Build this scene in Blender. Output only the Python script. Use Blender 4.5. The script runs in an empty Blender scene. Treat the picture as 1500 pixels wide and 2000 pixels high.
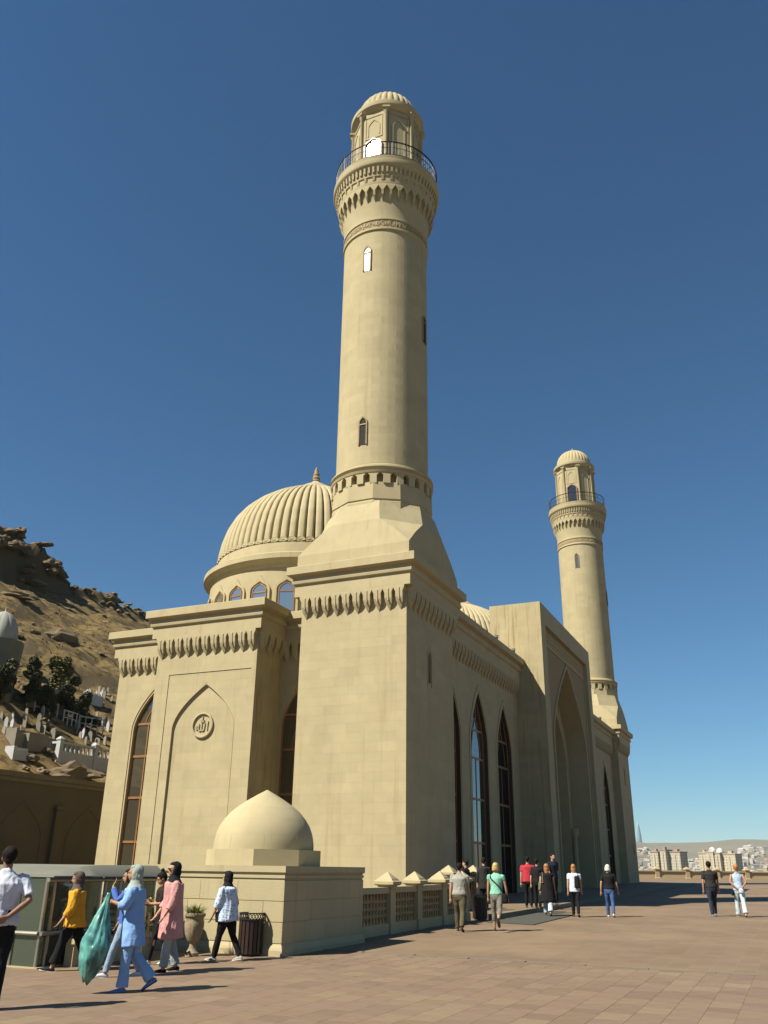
import bpy, bmesh, math, random
from mathutils import Vector, Matrix, noise
random.seed(7)
R = math.radians
scene = bpy.context.scene
col = scene.collection
# ---------------------------------------------------------------- camera
CAM_H = 1.42
F_PX, PITCH, ROLL, HEAD = 1665.5, R(22.6765), R(0.82), R(24.425)
cp, sp = math.cos(PITCH), math.sin(PITCH)
Rx, Fx, Ux = Vector((1, 0, 0)), Vector((0, cp, sp)), Vector((0, -sp, cp))
CR = Rx * math.cos(ROLL) + Ux * math.sin(ROLL)
CU = Ux * math.cos(ROLL) - Rx * math.sin(ROLL)
CAM = Vector((0, 0, CAM_H))
cam = bpy.data.cameras.new('camera')
cam.sensor_fit = 'HORIZONTAL'
cam.sensor_width = 36.0
cam.lens = 36.0 * F_PX / 1500.0
cam.clip_start = 0.1
cam.clip_end = 30000
camo = bpy.data.objects.new('camera', cam)
col.objects.link(camo)
m = Matrix((CR, CU, -Fx)).transposed().to_4x4()
m.translation = CAM
camo.matrix_world = m
scene.camera = camo
# ---------------------------------------------------------------- sky and sun
SUN_AZ, SUN_EL = R(239.0), R(47.5)
w = bpy.data.worlds.new('World')
scene.world = w
w.use_nodes = True
nt = w.node_tree
sky = nt.nodes.new('ShaderNodeTexSky')
sky.sky_type = 'NISHITA'
sky.sun_disc = False
sky.sun_elevation = SUN_EL
sky.sun_rotation = SUN_AZ
sky.air_density = 1.0
sky.dust_density = 0.0
sky.ozone_density = 10.0
bg = nt.nodes['Background']
bg.inputs['Strength'].default_value = 0.050
tint = nt.nodes.new('ShaderNodeMix'); tint.data_type = 'RGBA'; tint.blend_type = 'MULTIPLY'; tint.inputs['Factor'].default_value = 1.0; tint.inputs['B'].default_value = (0.80, 1.03, 0.97, 1)
nt.links.new(sky.outputs[0], tint.inputs['A']); nt.links.new(tint.outputs['Result'], bg.inputs['Color'])
sl = bpy.data.lights.new('sun', 'SUN')
sl.energy = 5.0
sl.angle = R(0.53)
sl.color = (1.0, 0.94, 0.81)
so = bpy.data.objects.new('sun', sl)
col.objects.link(so)
SUN_DIR = Vector((math.sin(SUN_AZ) * math.cos(SUN_EL), math.cos(SUN_AZ) * math.cos(SUN_EL), math.sin(SUN_EL)))
so.rotation_euler = SUN_DIR.to_track_quat('Z', 'Y').to_euler()
so.location = (-40, -30, 60)
vs = scene.view_settings
vs.view_transform = 'Standard'
vs.look = 'None'
vs.exposure = 0.94
vs.gamma = 1.0
vs.use_curve_mapping = False
scene.cycles.max_bounces = 6
scene.cycles.diffuse_bounces = 2
scene.cycles.caustics_reflective = False
scene.cycles.caustics_refractive = False

# ---------------------------------------------------------------- pixel helpers (photo 1500x2000)
def ray(x, y):
    return ((x - 750) / F_PX) * CR + Fx - ((y - 1000) / F_PX) * CU
def gz(y):
    return 0.0075 * max(0.0, y - 15.0)
def gnd(px, py, dz=0.0):
    d = ray(px, py); z = 0.0; q = None
    for i in range(60):
        t = (z + dz - CAM_H) / d.z
        q = CAM + d * t
        z = 0.5 * z + 0.5 * gz(q.y)
    q.z = gz(q.y) + dz
    return q
UD = Vector((math.sin(HEAD), math.cos(HEAD), 0))
VD = Vector((-math.cos(HEAD), math.sin(HEAD), 0))
d0 = ray(793, 1500); d0 = d0 / math.hypot(d0.x, d0.y)
C0 = CAM + d0 * 32.0; C0.z = 0
ROTZ = math.pi / 2 - HEAD
def W(a, b, z=0.0):
    return C0 + UD * a + VD * b + Vector((0, 0, z))
def L(P):
    q = P - C0
    return q.dot(UD), q.dot(VD)
def onplane(px, py, P, n):
    d = ray(px, py); t = (P - CAM).dot(n) / d.dot(n)
    return CAM + d * t
def height_for(P, pytop):
    n = Vector((P.x, P.y, 0)).normalized()
    X = 750 + F_PX * (P - CAM).dot(CR) / (P - CAM).dot(Fx)
    return onplane(X, pytop, P, n).z - P.z

# ---------------------------------------------------------------- materials
MATS = {}
def mat(name, color, rough=0.8, metal=0.0, var=0.0, vscale=4.0, bump=0.0, bscale=30.0, c2=None, spec=0.5, tone=False, extra=None, coord='Object', stretch=None):
    if name in MATS: return MATS[name]
    M = bpy.data.materials.new(name); M.use_nodes = True
    t = M.node_tree; N = t.nodes; K = t.links.new
    b = N['Principled BSDF']
    b.inputs['Roughness'].default_value = rough
    b.inputs['Metallic'].default_value = metal
    b.inputs['Specular IOR Level'].default_value = spec
    b.inputs['Base Color'].default_value = (*color, 1)
    tc = N.new('ShaderNodeTexCoord')
    src = tc.outputs[coord]
    if stretch:
        mp = N.new('ShaderNodeMapping'); mp.inputs['Scale'].default_value = stretch
        K(src, mp.inputs['Vector']); src = mp.outputs[0]
    last = None
    if var > 0 or c2:
        n = N.new('ShaderNodeTexNoise'); n.inputs['Scale'].default_value = vscale; n.inputs['Detail'].default_value = 7; n.inputs['Roughness'].default_value = 0.65
        K(src, n.inputs['Vector'])
        cr = N.new('ShaderNodeMapRange'); cr.inputs['From Min'].default_value = 0.3; cr.inputs['From Max'].default_value = 0.7
        K(n.outputs['Fac'], cr.inputs['Value'])
        mx = N.new('ShaderNodeMix'); mx.data_type = 'RGBA'
        if c2:
            mx.inputs['A'].default_value = (*color, 1); mx.inputs['B'].default_value = (*c2, 1)
        else:
            mx.inputs['A'].default_value = (*[min(1, c * (1 - var)) for c in color], 1)
            mx.inputs['B'].default_value = (*[min(1, c * (1 + var)) for c in color], 1)
        K(cr.outputs[0], mx.inputs['Factor'])
        last = mx.outputs['Result']
    if tone:
        at = N.new('ShaderNodeAttribute'); at.attribute_name = 'tone'
        hs = N.new('ShaderNodeMath'); hs.operation = 'MULTIPLY_ADD'; hs.inputs[1].default_value = tone; hs.inputs[2].default_value = 1.0
        K(at.outputs['Fac'], hs.inputs[0])
        vm = N.new('ShaderNodeVectorMath'); vm.operation = 'SCALE'
        if last is None:
            vm.inputs[0].default_value = color
        else: K(last, vm.inputs[0])
        K(hs.outputs[0], vm.inputs['Scale'])
        last = vm.outputs[0]
    if extra: last = extra(N, K, src, last, b) or last
    if last is not None: K(last, b.inputs['Base Color'])
    if bump > 0:
        n2 = N.new('ShaderNodeTexNoise'); n2.inputs['Scale'].default_value = bscale; n2.inputs['Detail'].default_value = 6
        K(src, n2.inputs['Vector'])
        bp = N.new('ShaderNodeBump'); bp.inputs['Strength'].default_value = bump; bp.inputs['Distance'].default_value = 0.02
        K(n2.outputs['Fac'], bp.inputs['Height']); K(bp.outputs[0], b.inputs['Normal'])
    MATS[name] = M
    return M

def stain(strength=0.35, colr=(0.36, 0.25, 0.11), sc=1.0, lo=0.58, hi=0.75):
    def f(N, K, src, last, b):
        mp = N.new('ShaderNodeMapping'); mp.inputs['Scale'].default_value = (1.7 * sc, 1.7 * sc, 0.09 * sc)
        K(src, mp.inputs['Vector'])
        n = N.new('ShaderNodeTexNoise'); n.inputs['Scale'].default_value = 2.2; n.inputs['Detail'].default_value = 8; n.inputs['Roughness'].default_value = 0.62
        K(mp.outputs[0], n.inputs['Vector'])
        r = N.new('ShaderNodeMapRange'); r.inputs['From Min'].default_value = lo; r.inputs['From Max'].default_value = hi; r.inputs['To Max'].default_value = strength
        K(n.outputs['Fac'], r.inputs['Value'])
        mx = N.new('ShaderNodeMix'); mx.data_type = 'RGBA'
        K(r.outputs[0], mx.inputs['Factor']); K(last, mx.inputs['A']); mx.inputs['B'].default_value = (*colr, 1)
        return mx.outputs['Result']
    return f
STONE_C = (0.356, 0.301, 0.176)
stone = mat('limestone_ashlar', STONE_C, 0.88, var=0.085, vscale=0.7, bump=0.25, bscale=45, tone=0.05, spec=0.2, extra=stain(0.42, (0.22, 0.155, 0.075), 1.0, 0.54, 0.76))
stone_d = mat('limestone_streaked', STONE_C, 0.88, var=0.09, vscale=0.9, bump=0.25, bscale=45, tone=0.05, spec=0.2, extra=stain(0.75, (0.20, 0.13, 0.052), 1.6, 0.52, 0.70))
stone_p = mat('limestone_carved', (0.360, 0.304, 0.179), 0.88, var=0.08, vscale=1.3, bump=0.2, bscale=60, tone=0.10, spec=0.2, extra=stain(0.34, (0.22, 0.15, 0.066)))
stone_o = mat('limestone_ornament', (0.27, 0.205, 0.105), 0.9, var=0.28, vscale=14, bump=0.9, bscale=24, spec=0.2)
joint = mat('limestone_joint', (0.34, 0.285, 0.17), 0.95, var=0.12, vscale=3, spec=0.1)
wood = mat('brown_window_frame', (0.22, 0.105, 0.036), 0.45, var=0.2, vscale=6)
def glassmat(name, colr, rough):
    M = bpy.data.materials.new(name); M.use_nodes = True
    t = M.node_tree; N = t.nodes; b = N['Principled BSDF']
    b.inputs['Base Color'].default_value = (*colr, 1); b.inputs['Roughness'].default_value = rough
    b.inputs['IOR'].default_value = 1.75; b.inputs['Specular IOR Level'].default_value = 0.8
    tc = N.new('ShaderNodeTexCoord'); n = N.new('ShaderNodeTexNoise'); n.inputs['Scale'].default_value = 0.8
    t.links.new(tc.outputs['Object'], n.inputs['Vector'])
    bp = N.new('ShaderNodeBump'); bp.inputs['Strength'].default_value = 0.04; bp.inputs['Distance'].default_value = 0.03
    t.links.new(n.outputs['Fac'], bp.inputs['Height']); t.links.new(bp.outputs[0], b.inputs['Normal'])
    return M
glass_drum = mat('sky_glass', (0.34, 0.40, 0.42), 0.04, metal=0.75)
glass = glassmat('window_glass', (0.05, 0.043, 0.028), 0.02)
glass_dull = mat('dark_window_glass', (0.012, 0.009, 0.006), 0.7, spec=0.08)  # near-black, rough panes with low specular
glass_sun = glassmat('door_glass', (0.02, 0.02, 0.02), 0.09)
glass_slit = glassmat('hazy_slit_glass', (0.02, 0.02, 0.02), 0.3)
iron = mat('dark_iron', (0.025, 0.024, 0.022), 0.5, metal=0.6)
dark = mat('slit_shade', (0.012, 0.010, 0.008), 0.9)  # flat near-black painted in for the shade inside the slit openings

# ---------------------------------------------------------------- mesh helpers
def setp(o, label=None, cat=None, group=None, kind=None):
    if label: o['label'] = label
    if cat: o['category'] = cat
    if group: o['group'] = group
    if kind: o['kind'] = kind
    return o
def empty(name, loc=(0, 0, 0), rz=0.0, label=None, cat=None, group=None):
    o = bpy.data.objects.new(name, None); col.objects.link(o)
    o.location = loc; o.rotation_euler = (0, 0, rz); o.empty_display_size = 0.3
    return setp(o, label, cat, group)
class MB:
    def __init__(s): s.v = []; s.f = []; s.t = []
    def add(s, vs, fs, t=0.0):
        n = len(s.v); s.v += [tuple(p) for p in vs]
        for f in fs: s.f.append([n + i for i in f]); s.t.append(t)
    def box(s, a, b, t=0.0):
        x0, y0, z0 = a; x1, y1, z1 = b
        s.add([(x0, y0, z0), (x1, y0, z0), (x1, y1, z0), (x0, y1, z0), (x0, y0, z1), (x1, y0, z1), (x1, y1, z1), (x0, y1, z1)],
              [(3, 2, 1, 0), (4, 5, 6, 7), (0, 1, 5, 4), (1, 2, 6, 5), (2, 3, 7, 6), (3, 0, 4, 7)], t)
    def obox(s, P, q0, q1, t=0.0):
        # oriented box through mapper P(a,z,d)
        (a0, z0, e0), (a1, z1, e1) = q0, q1
        s.add([P(a0, z0, e0), P(a1, z0, e0), P(a1, z1, e0), P(a0, z1, e0), P(a0, z0, e1), P(a1, z0, e1), P(a1, z1, e1), P(a0, z1, e1)],
              [(0, 1, 2, 3), (7, 6, 5, 4), (4, 5, 1, 0), (5, 6, 2, 1), (6, 7, 3, 2), (7, 4, 0, 3)], t)
    def bar(s, p, q, r, n=6, r2=None):
        p = Vector(p); q = Vector(q); d = (q - p); ln = d.length
        if ln < 1e-6: return
        d /= ln; u = d.orthogonal().normalized(); v = d.cross(u)
        r2 = r if r2 is None else r2
        vs = [p + (u * math.cos(2 * math.pi * i / n) + v * math.sin(2 * math.pi * i / n)) * r for i in range(n)]
        vs += [q + (u * math.cos(2 * math.pi * i / n) + v * math.sin(2 * math.pi * i / n)) * r2 for i in range(n)]
        s.add(vs, [(i, (i + 1) % n, n + (i + 1) % n, n + i) for i in range(n)] + [tuple(range(n - 1, -1, -1)), tuple(range(n, 2 * n))])
    def path(s, pts, r, n=6):
        for a, b in zip(pts[:-1], pts[1:]): s.bar(a, b, r, n)
    def lathe(s, prof, n=48, c=(0, 0), fr=None, ph=0.0, caps=True, t=0.0):
        vs = []
        for k, (r, z) in enumerate(prof):
            for i in range(n):
                a = 2 * math.pi * i / n + ph
                rr = fr(r, z, a) if fr else r
                vs.append((c[0] + rr * math.cos(a), c[1] + rr * math.sin(a), z))
        fs = []
        for k in range(len(prof) - 1):
            for i in range(n):
                j = (i + 1) % n
                fs.append((k * n + i, k * n + j, (k + 1) * n + j, (k + 1) * n + i))
        if caps:
            fs.append(tuple(range(n - 1, -1, -1))); fs.append(tuple((len(prof) - 1) * n + i for i in range(n)))
        s.add(vs, fs, t)
    def rects(s, rect, prof):
        # loft of rectangles rect=(x0,x1,y0,y1), prof=[(overhang,z)...]
        x0, x1, y0, y1 = rect; vs = []; fs = []
        for o, z in prof: vs += [(x0 - o, y0 - o, z), (x1 + o, y0 - o, z), (x1 + o, y1 + o, z), (x0 - o, y1 + o, z)]
        for k in range(len(prof) - 1):
            for i in range(4):
                j = (i + 1) % 4; fs.append((k * 4 + i, k * 4 + j, k * 4 + 4 + j, k * 4 + 4 + i))
        fs.append((3, 2, 1, 0)); n = 4 * (len(prof) - 1); fs.append((n, n + 1, n + 2, n + 3))
        s.add(vs, fs)
    def mesh(s, name, material, smooth=False):
        me = bpy.data.meshes.new(name); me.from_pydata(s.v, [], s.f)
        at = me.attributes.new('tone', 'FLOAT', 'FACE'); at.data.foreach_set('value', s.t)
        me.materials.append(material)
        if smooth is not False:
            me.polygons.foreach_set('use_smooth', [True] * len(me.polygons))
            if smooth is not True: me.set_sharp_from_angle(angle=R(smooth))
        me.update(); return me
    def build(s, name, material, parent=None, smooth=False, kind=None, fix=False, loc=None):
        me = s.mesh(name, material, smooth)
        if fix:
            bm = bmesh.new(); bm.from_mesh(me); bmesh.ops.recalc_face_normals(bm, faces=bm.faces); bm.to_mesh(me); bm.free()
        o = bpy.data.objects.new(name, me); col.objects.link(o)
        if parent: o.parent = parent
        if loc: o.location = loc
        if kind: o['kind'] = kind
        return o
def inst(name, me, parent, loc=(0, 0, 0), rz=0.0, sc=None):
    o = bpy.data.objects.new(name, me); col.objects.link(o)
    o.parent = parent; o.location = loc; o.rotation_euler = (0, 0, rz)
    if sc: o.scale = sc
    return o
def copytree(o, parent=None):
    c = o.copy(); col.objects.link(c); c.parent = parent
    for ch in list(o.children): copytree(ch, c)
    return c
def sphere_pts(c, r, nu=16, nv=10):
    vs = []; fs = []
    for j in range(nv + 1):
        th = math.pi * j / nv
        for i in range(nu):
            a = 2 * math.pi * i / nu
            vs.append((c[0] + r[0] * math.sin(th) * math.cos(a), c[1] + r[1] * math.sin(th) * math.sin(a), c[2] + r[2] * math.cos(th)))
    for j in range(nv):
        for i in range(nu):
            k = (i + 1) % nu; fs.append((j * nu + i, (j + 1) * nu + i, (j + 1) * nu + k, j * nu + k))
    return vs, fs
# ================================================================ MOSQUE
mosque = empty('mosque', C0, ROTZ, 'large pale limestone mosque with two round minarets, ribbed domes and tall pointed windows', 'mosque')
def PX(x0): return lambda a, z, d: (x0 - d, a, z)       # wall facing -x (sunlit side)
def PY(y0): return lambda a, z, d: (a, y0 - d, z)       # wall facing -y (shaded side)
class Op:
    def __init__(s, c, hw, zb, zs, za, p=1.7): s.c, s.hw, s.zb, s.zs, s.za, s.p = c, hw, zb, zs, za, p
    def w(s, z):
        if z <= s.zs: return s.hw
        if z >= s.za: return 0.0
        return s.hw * (1 - ((z - s.zs) / (s.za - s.zs)) ** s.p)
    def outline(s, g=0.0, n=12, bottom=True):
        # open outline: left bottom -> apex -> right bottom, grown by g
        up = [(s.hw + g, s.zb)] + [(s.hw * (1 - (i / n) ** s.p) + g * (1 - 0.0 * (i / n)), s.zs + (s.za - s.zs) * i / n) for i in range(n)]
        k = s.za + (g * 1.45 if g else 0)
        pts = [(s.c - a, z + (0 if z <= s.zs else g * 0.55 * ((z - s.zs) / (s.za - s.zs)))) for a, z in up] + [(s.c, k)]
        return pts + [(2 * s.c - a, z) for a, z in reversed(pts[:-1])]
COURSE, BLEN = 0.36, 0.76
NPART = [0]
def wall(name, P, a0, a1, z0, z1, ops=(), parent=None, parts=False, material=None, blocks=True, cap=300, flip=False):
    material = material or stone
    zs = [z0]; k = math.floor(z0 / COURSE) + 1
    while k * COURSE < z1 - 0.05: zs.append(k * COURSE); k += 1
    zs.append(z1)
    ed = set(round(z, 4) for z in zs)
    for o in ops:
        for q in [o.zb, o.za] + [o.zs + (o.za - o.zs) * i / 12 for i in range(13)]:
            if z0 < q < z1: ed.add(round(q, 4))
    ed = sorted(ed); back = MB()
    def spans(lo, hi):
        mid = (lo + hi) / 2; cur = [(a0, a0)]; 
        for o in sorted(ops, key=lambda o: o.c):
            if o.zb - 1e-4 < mid < o.za + 1e-4:
                cur += [(o.c - o.w(lo), o.c - o.w(hi)), (o.c + o.w(lo), o.c + o.w(hi))]
        cur.append((a1, a1))
        return [(cur[i], cur[i + 1]) for i in range(0, len(cur), 2)]
    for lo, hi in zip(ed[:-1], ed[1:]):
        for (l0, l1), (r0, r1) in spans(lo, hi):
            back.add([P(l0, lo, 0), P(r0, lo, 0), P(r1, hi, 0), P(l1, hi, 0)], [(0, 1, 2, 3)])
    o = back.build(name, joint if blocks else material, parent)
    if not blocks: return o
    rest = MB(); g = 0.001; E = 0.003
    rng = random.Random(len(name) * 13 + int(a0 * 7))
    for k, (lo, hi) in enumerate(zip(zs[:-1], zs[1:])):
        for (l0, l1), (r0, r1) in spans(lo, hi):
            L_, R_ = max(l0, l1), min(r0, r1)
            js = []; x = a0 + (0.5 * BLEN if k % 2 else 0.0) + rng.uniform(-0.05, 0.05)
            while x < R_ - 0.16:
                if x > L_ + 0.16: js.append(x)
                x += BLEN * rng.choice((1, 1, 1, 0.8, 1.15))
            cuts = [(l0, l1)] + [(j, j) for j in js] + [(r0, r1)]
            for (p0, p1), (q0, q1) in zip(cuts[:-1], cuts[1:]):
                if q0 - p0 < 0.03 and q1 - p1 < 0.03: continue
                if min(q0 - p0, q1 - p1) < 0.012: continue
                e = E + rng.uniform(-0.001, 0.001)
                tt = rng.gauss(0, 0.5)
                vs = [P(p0 + g, lo + g, 0), P(q0 - g, lo + g, 0), P(q1 - g, hi - g, 0), P(p1 + g, hi - g, 0),
                      P(p0 + g, lo + g, e), P(q0 - g, lo + g, e), P(q1 - g, hi - g, e), P(p1 + g, hi - g, e)]
                fs = [(4, 5, 6, 7), (0, 1, 5, 4), (1, 2, 6, 5), (2, 3, 7, 6), (3, 0, 4, 7)]
                if parts and NPART[0] < cap and lo > parts[0] and hi < parts[1]:
                    NPART[0] += 1
                    b = MB(); b.add(vs, fs, tt); b.build('stone_block', material, o)
                else: rest.add(vs, fs, tt)
    if rest.v: rest.build('stone_block_facing', material, o, kind='stuff')
    return o
def ring_between(mb, P, A, B, d0, d1):
    n = len(A)
    for i in range(n - 1):
        mb.add([P(*A[i], d1), P(*A[i + 1], d1), P(*B[i + 1], d1), P(*B[i], d1)], [(0, 1, 2, 3)])
        mb.add([P(*B[i], d0), P(*B[i + 1], d0), P(*B[i + 1], d1), P(*B[i], d1)], [(0, 1, 2, 3)])
        mb.add([P(*A[i], d0), P(*A[i + 1], d0), P(*A[i + 1], d1), P(*A[i], d1)], [(3, 2, 1, 0)])
def reveal(P, op, depth, parent, name='reveal', material=None):
    mb = MB(); o = op.outline(0.0, 14)
    for i in range(len(o) - 1):
        mb.add([P(*o[i], 0.016), P(*o[i + 1], 0.016), P(*o[i + 1], -depth), P(*o[i], -depth)], [(0, 1, 2, 3)])
    return mb.build(name, material or stone_p, parent)
def trim(P, op, g0, g1, d, parent, name='arch_moulding', material=None):
    mb = MB(); ring_between(mb, P, op.outline(g0, 14), op.outline(g1, 14), 0.0, d)
    return mb.build(name, material or stone_p, parent, fix=True)
def window(P, op, depth, transoms, mull, parent, gl=None, name='window', fr=wood, fw=0.07, inner=True, fd=0.1, rm=None):
    gl = gl or glass
    reveal(P, op, depth, parent, material=rm)
    mb = MB(); D = -depth
    # outer frame
    A = [(op.c + (a - op.c) * (1 - fw / op.hw), op.zb + (z - op.zb) * (1 - 0.3 * fw / (op.za - op.zb))) for a, z in op.outline(0, 14)]
    ring_between(mb, P, A, op.outline(0, 14), D, D + fd)
    for z in transoms:
        ww = op.w(z); mb.obox(P, (op.c - ww, z - 0.05, D), (op.c + ww, z + 0.05, D + fd * 0.85))
    ztop = max([z for z in transoms if z <= op.zs + 0.3] or [op.zs])
    for mx in mull: mb.obox(P, (op.c + mx - 0.03, op.zb, D), (op.c + mx + 0.03, ztop, D + fd * 0.75))
    if inner:      # small inner arch of bars in the head of the window
        io = Op(op.c, op.hw * 0.55, ztop, ztop + 0.02, ztop + (op.za - ztop) * 0.62, 1.7)
        pts = io.outline(0, 8)[1:-1]
        for p, q in zip(pts[:-1], pts[1:]): mb.bar(P(*p, D + fd * 0.4), P(*q, D + fd * 0.4), 0.03, 4)
        mb.bar(P(op.c, io.za, D + 0.04), P(op.c, op.za, D + 0.04), 0.03, 4)
    win = mb.build(name, fr, parent, fix=True)
    zz = [op.zb] + [z for z in transoms] + [op.za]; aa = [-op.hw] + list(mull) + [op.hw]
    zz = sorted(set(zz))
    for lo, hi in zip(zz[:-1], zz[1:]):
        cols = list(zip(aa[:-1], aa[1:])) if hi <= ztop + 0.01 else [(-op.hw, op.hw)]
        for l, r in cols:
            n = 10 if hi > op.zs else 1
            vs = []; fs = []
            for i in range(n + 1):
                z = lo + (hi - lo) * i / n; wv = op.w(z)
                vs += [P(op.c + max(l, -wv), z, D + fd * 0.25), P(op.c + min(r, wv), z, D + fd * 0.25)]
            for i in range(n): fs.append((2 * i, 2 * i + 1, 2 * i + 3, 2 * i + 2))
            b = MB(); b.add(vs, fs); b.build('pane', gl, win)
    return win
# corbel: hanging pointed bracket, top at z=0, mapped through P
def corbel_mesh(face):
    F = [(-0.232, 0), (-0.232, -0.09), (-0.155, -0.24), (-0.155, -0.46), (-0.13, -0.64), (0, -0.93), (0.13, -0.64), (0.155, -0.46), (0.155, -0.24), (0.232, -0.09), (0.232, 0)]
    dd = [0.255, 0.255, 0.245, 0.215, 0.15, 0.015, 0.15, 0.215, 0.245, 0.255, 0.255]
    P = (lambda a, z, d: (-d, a, z)) if face == 'x' else (lambda a, z, d: (a, -d, z))
    mb = MB(); n = len(F)
    vs = [P(a, z, d) for (a, z), d in zip(F, dd)] + [P(a, z, -0.02) for a, z in F]
    fs = [(0, 1, 9, 10), (1, 2, 8, 9), (2, 3, 7, 8), (3, 4, 6, 7), (4, 5, 6)]
    fs += [(i, (i + 1) % n, n + (i + 1) % n, n + i) for i in range(n)]
    mb.add(vs, fs)
    # narrow rib down the middle of the bracket
    mb.add([P(-0.05, -0.1, 0.258), P(0.05, -0.1, 0.258), P(0.035, -0.6, 0.20), P(-0.035, -0.6, 0.20), P(-0.03, -0.12, 0.285), P(0.03, -0.12, 0.285), P(0.015, -0.58, 0.235), P(-0.015, -0.58, 0.235)],
           [(4, 5, 6, 7), (0, 1, 5, 4), (1, 2, 6, 5), (2, 3, 7, 6), (3, 0, 4, 7)])
    me = mb.mesh('corbel', stone_p)
    bm = bmesh.new(); bm.from_mesh(me); bmesh.ops.recalc_face_normals(bm, faces=bm.faces); bm.to_mesh(me); bm.free()
    return me
CB = {'x': corbel_mesh('x'), 'y': corbel_mesh('y')}
def corbels(face, fixed, a0, a1, ztop, parent, n=None):
    n = n or max(1, round((a1 - a0) / 0.47)); p = (a1 - a0) / n
    for i in range(n):
        a = a0 + p * (i + 0.5)
        inst('corbel', CB[face], parent, (fixed, a, ztop) if face == 'x' else (a, fixed, ztop), 0, (1, p / 0.47, 1) if face == 'x' else (p / 0.47, 1, 1))
def cornice(rect, ztop, parent, name='cornice', material=None, up=0.0):
    z = ztop; mb = MB()
    mb.rects(rect, [(0.0, z - 1.24), (0.25, z - 1.24), (0.25, z - 0.76), (0.34, z - 0.70), (0.36, z - 0.60), (0.33, z - 0.57), (0.31, z - 0.43), (0.50, z - 0.36), (0.53, z - 0.335), (0.53, z - 0.02), (0.51, z), (-0.3, z + 0.02)])
    return mb.build(name, material or stone_p, parent)

L1X0, L1X1 = 0.0, 5.2
def tower(x0, x1, cap):
    y0, y1 = 0.0, 4.65
    tw = wall('tower_wall', PX(x0), y0, y1, -0.6, 11.66, parent=mosque, parts=(0.5, 11.6) if cap else False, cap=cap)
    slit = Op(x0 + 2.42, 0.165, 8.12, 9.3, 9.58, 2.2)
    sw = wall('tower_side_wall', PY(y0), x0, x1, -0.6, 11.66, [slit], parent=mosque, material=stone)
    reveal(PY(y0), slit, 0.09, sw)
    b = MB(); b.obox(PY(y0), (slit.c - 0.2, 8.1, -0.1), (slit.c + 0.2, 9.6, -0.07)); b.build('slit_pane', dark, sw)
    trim(PY(y0), slit, 0.03, 0.12, 0.03, sw)
    core = MB(); core.box((x0 + 0.5, 0.5, -0.6), (x1 - 0.02, y1 - 0.02, 11.66)); core.build('tower_core', stone, mosque)
    co = cornice((x0, x1, y0, y1), 12.9, mosque, 'tower_cornice')
    corbels('x', x0, y0, y1, 11.66, co, 10); corbels('y', y0, x0, x1, 11.66, co, 11)
    # square to octagon to drum
    cx, cy = (x0 + x1) / 2, (y0 + y1) / 2
    lev = [(2.52, 0.0, 12.86), (2.52, 0.0, 13.45), (2.50, 0.62, 14.1), (2.47, 1.36, 14.72), (2.27, 1.33, 15.48), (2.20, 1.29, 15.72)]
    mb = MB(); vs = []; fs = []
    for s_, c_, z in lev:
        sx, sy = s_ * 1.13 if z < 13.4 else s_ * (1.13 - 0.13 * (z - 13.35) / 2.27), s_
        c_ = max(c_, 0.001)
        for (ax, ay) in [(-sx, -sy + c_), (-sx + c_, -sy), (sx - c_, -sy), (sx, -sy + c_), (sx, sy - c_), (sx - c_, sy), (-sx + c_, sy), (-sx, sy - c_)]:
            vs.append((cx + ax, cy + ay, z))
    for k in range(len(lev) - 1):
        for i in range(8):
            j = (i + 1) % 8; fs.append((k * 8 + i, k * 8 + j, k * 8 + 8 + j, k * 8 + 8 + i))
    fs.append(tuple(len(vs) - 8 + i for i in range(8)))
    mb.add(vs, fs); mb.build('minaret_base', stone, mosque)
    # curb on top of cornice
    return cx, cy
t1 = tower(0.0, 5.2, 235)
# ---- bay with blind arch panel and medallion
BX, BY0, BY1 = 0.5, 7.0, 12.15
panel = Op(9.42, 1.56, -0.5, 6.75, 8.55, 1.75)
bw = wall('bay_wall', PX(BX), BY0, BY1, -0.6, 10.71, [panel], parent=mosque, parts=(9.0, 10.7), cap=300)
reveal(PX(BX), panel, 0.09, bw)
wall('blind_arch_panel', PX(BX + 0.09), panel.c - 1.75, panel.c + 1.75, -0.6, 8.7, parent=bw)
gm = MB()
for (q0, q1) in [((7.25, 9.08, 0.012), (11.45, 9.11, 0.03)), ((11.42, -0.5, 0.012), (11.45, 9.07, 0.03))]: gm.obox(PX(BX), q0, q1)
gm.build('panel_fillet', stone_p, bw)
bs = wall('bay_side_wall', PY(BY0), BX, 2.7, -0.6, 10.71, parent=mosque, material=stone_d)
core = MB(); core.box((BX + 0.2, BY0 + 0.1, -0.6), (3, BY1 - 0.005, 10.71)); core.build('bay_core', stone, mosque)
co = cornice((BX, 4.0, BY0, BY1), 11.95, mosque, 'bay_cornice')
corbels('x', BX, BY0, BY1, 10.71, co, 11); corbels('y', BY0, BX, 2.6, 10.71, co, 4)
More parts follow.
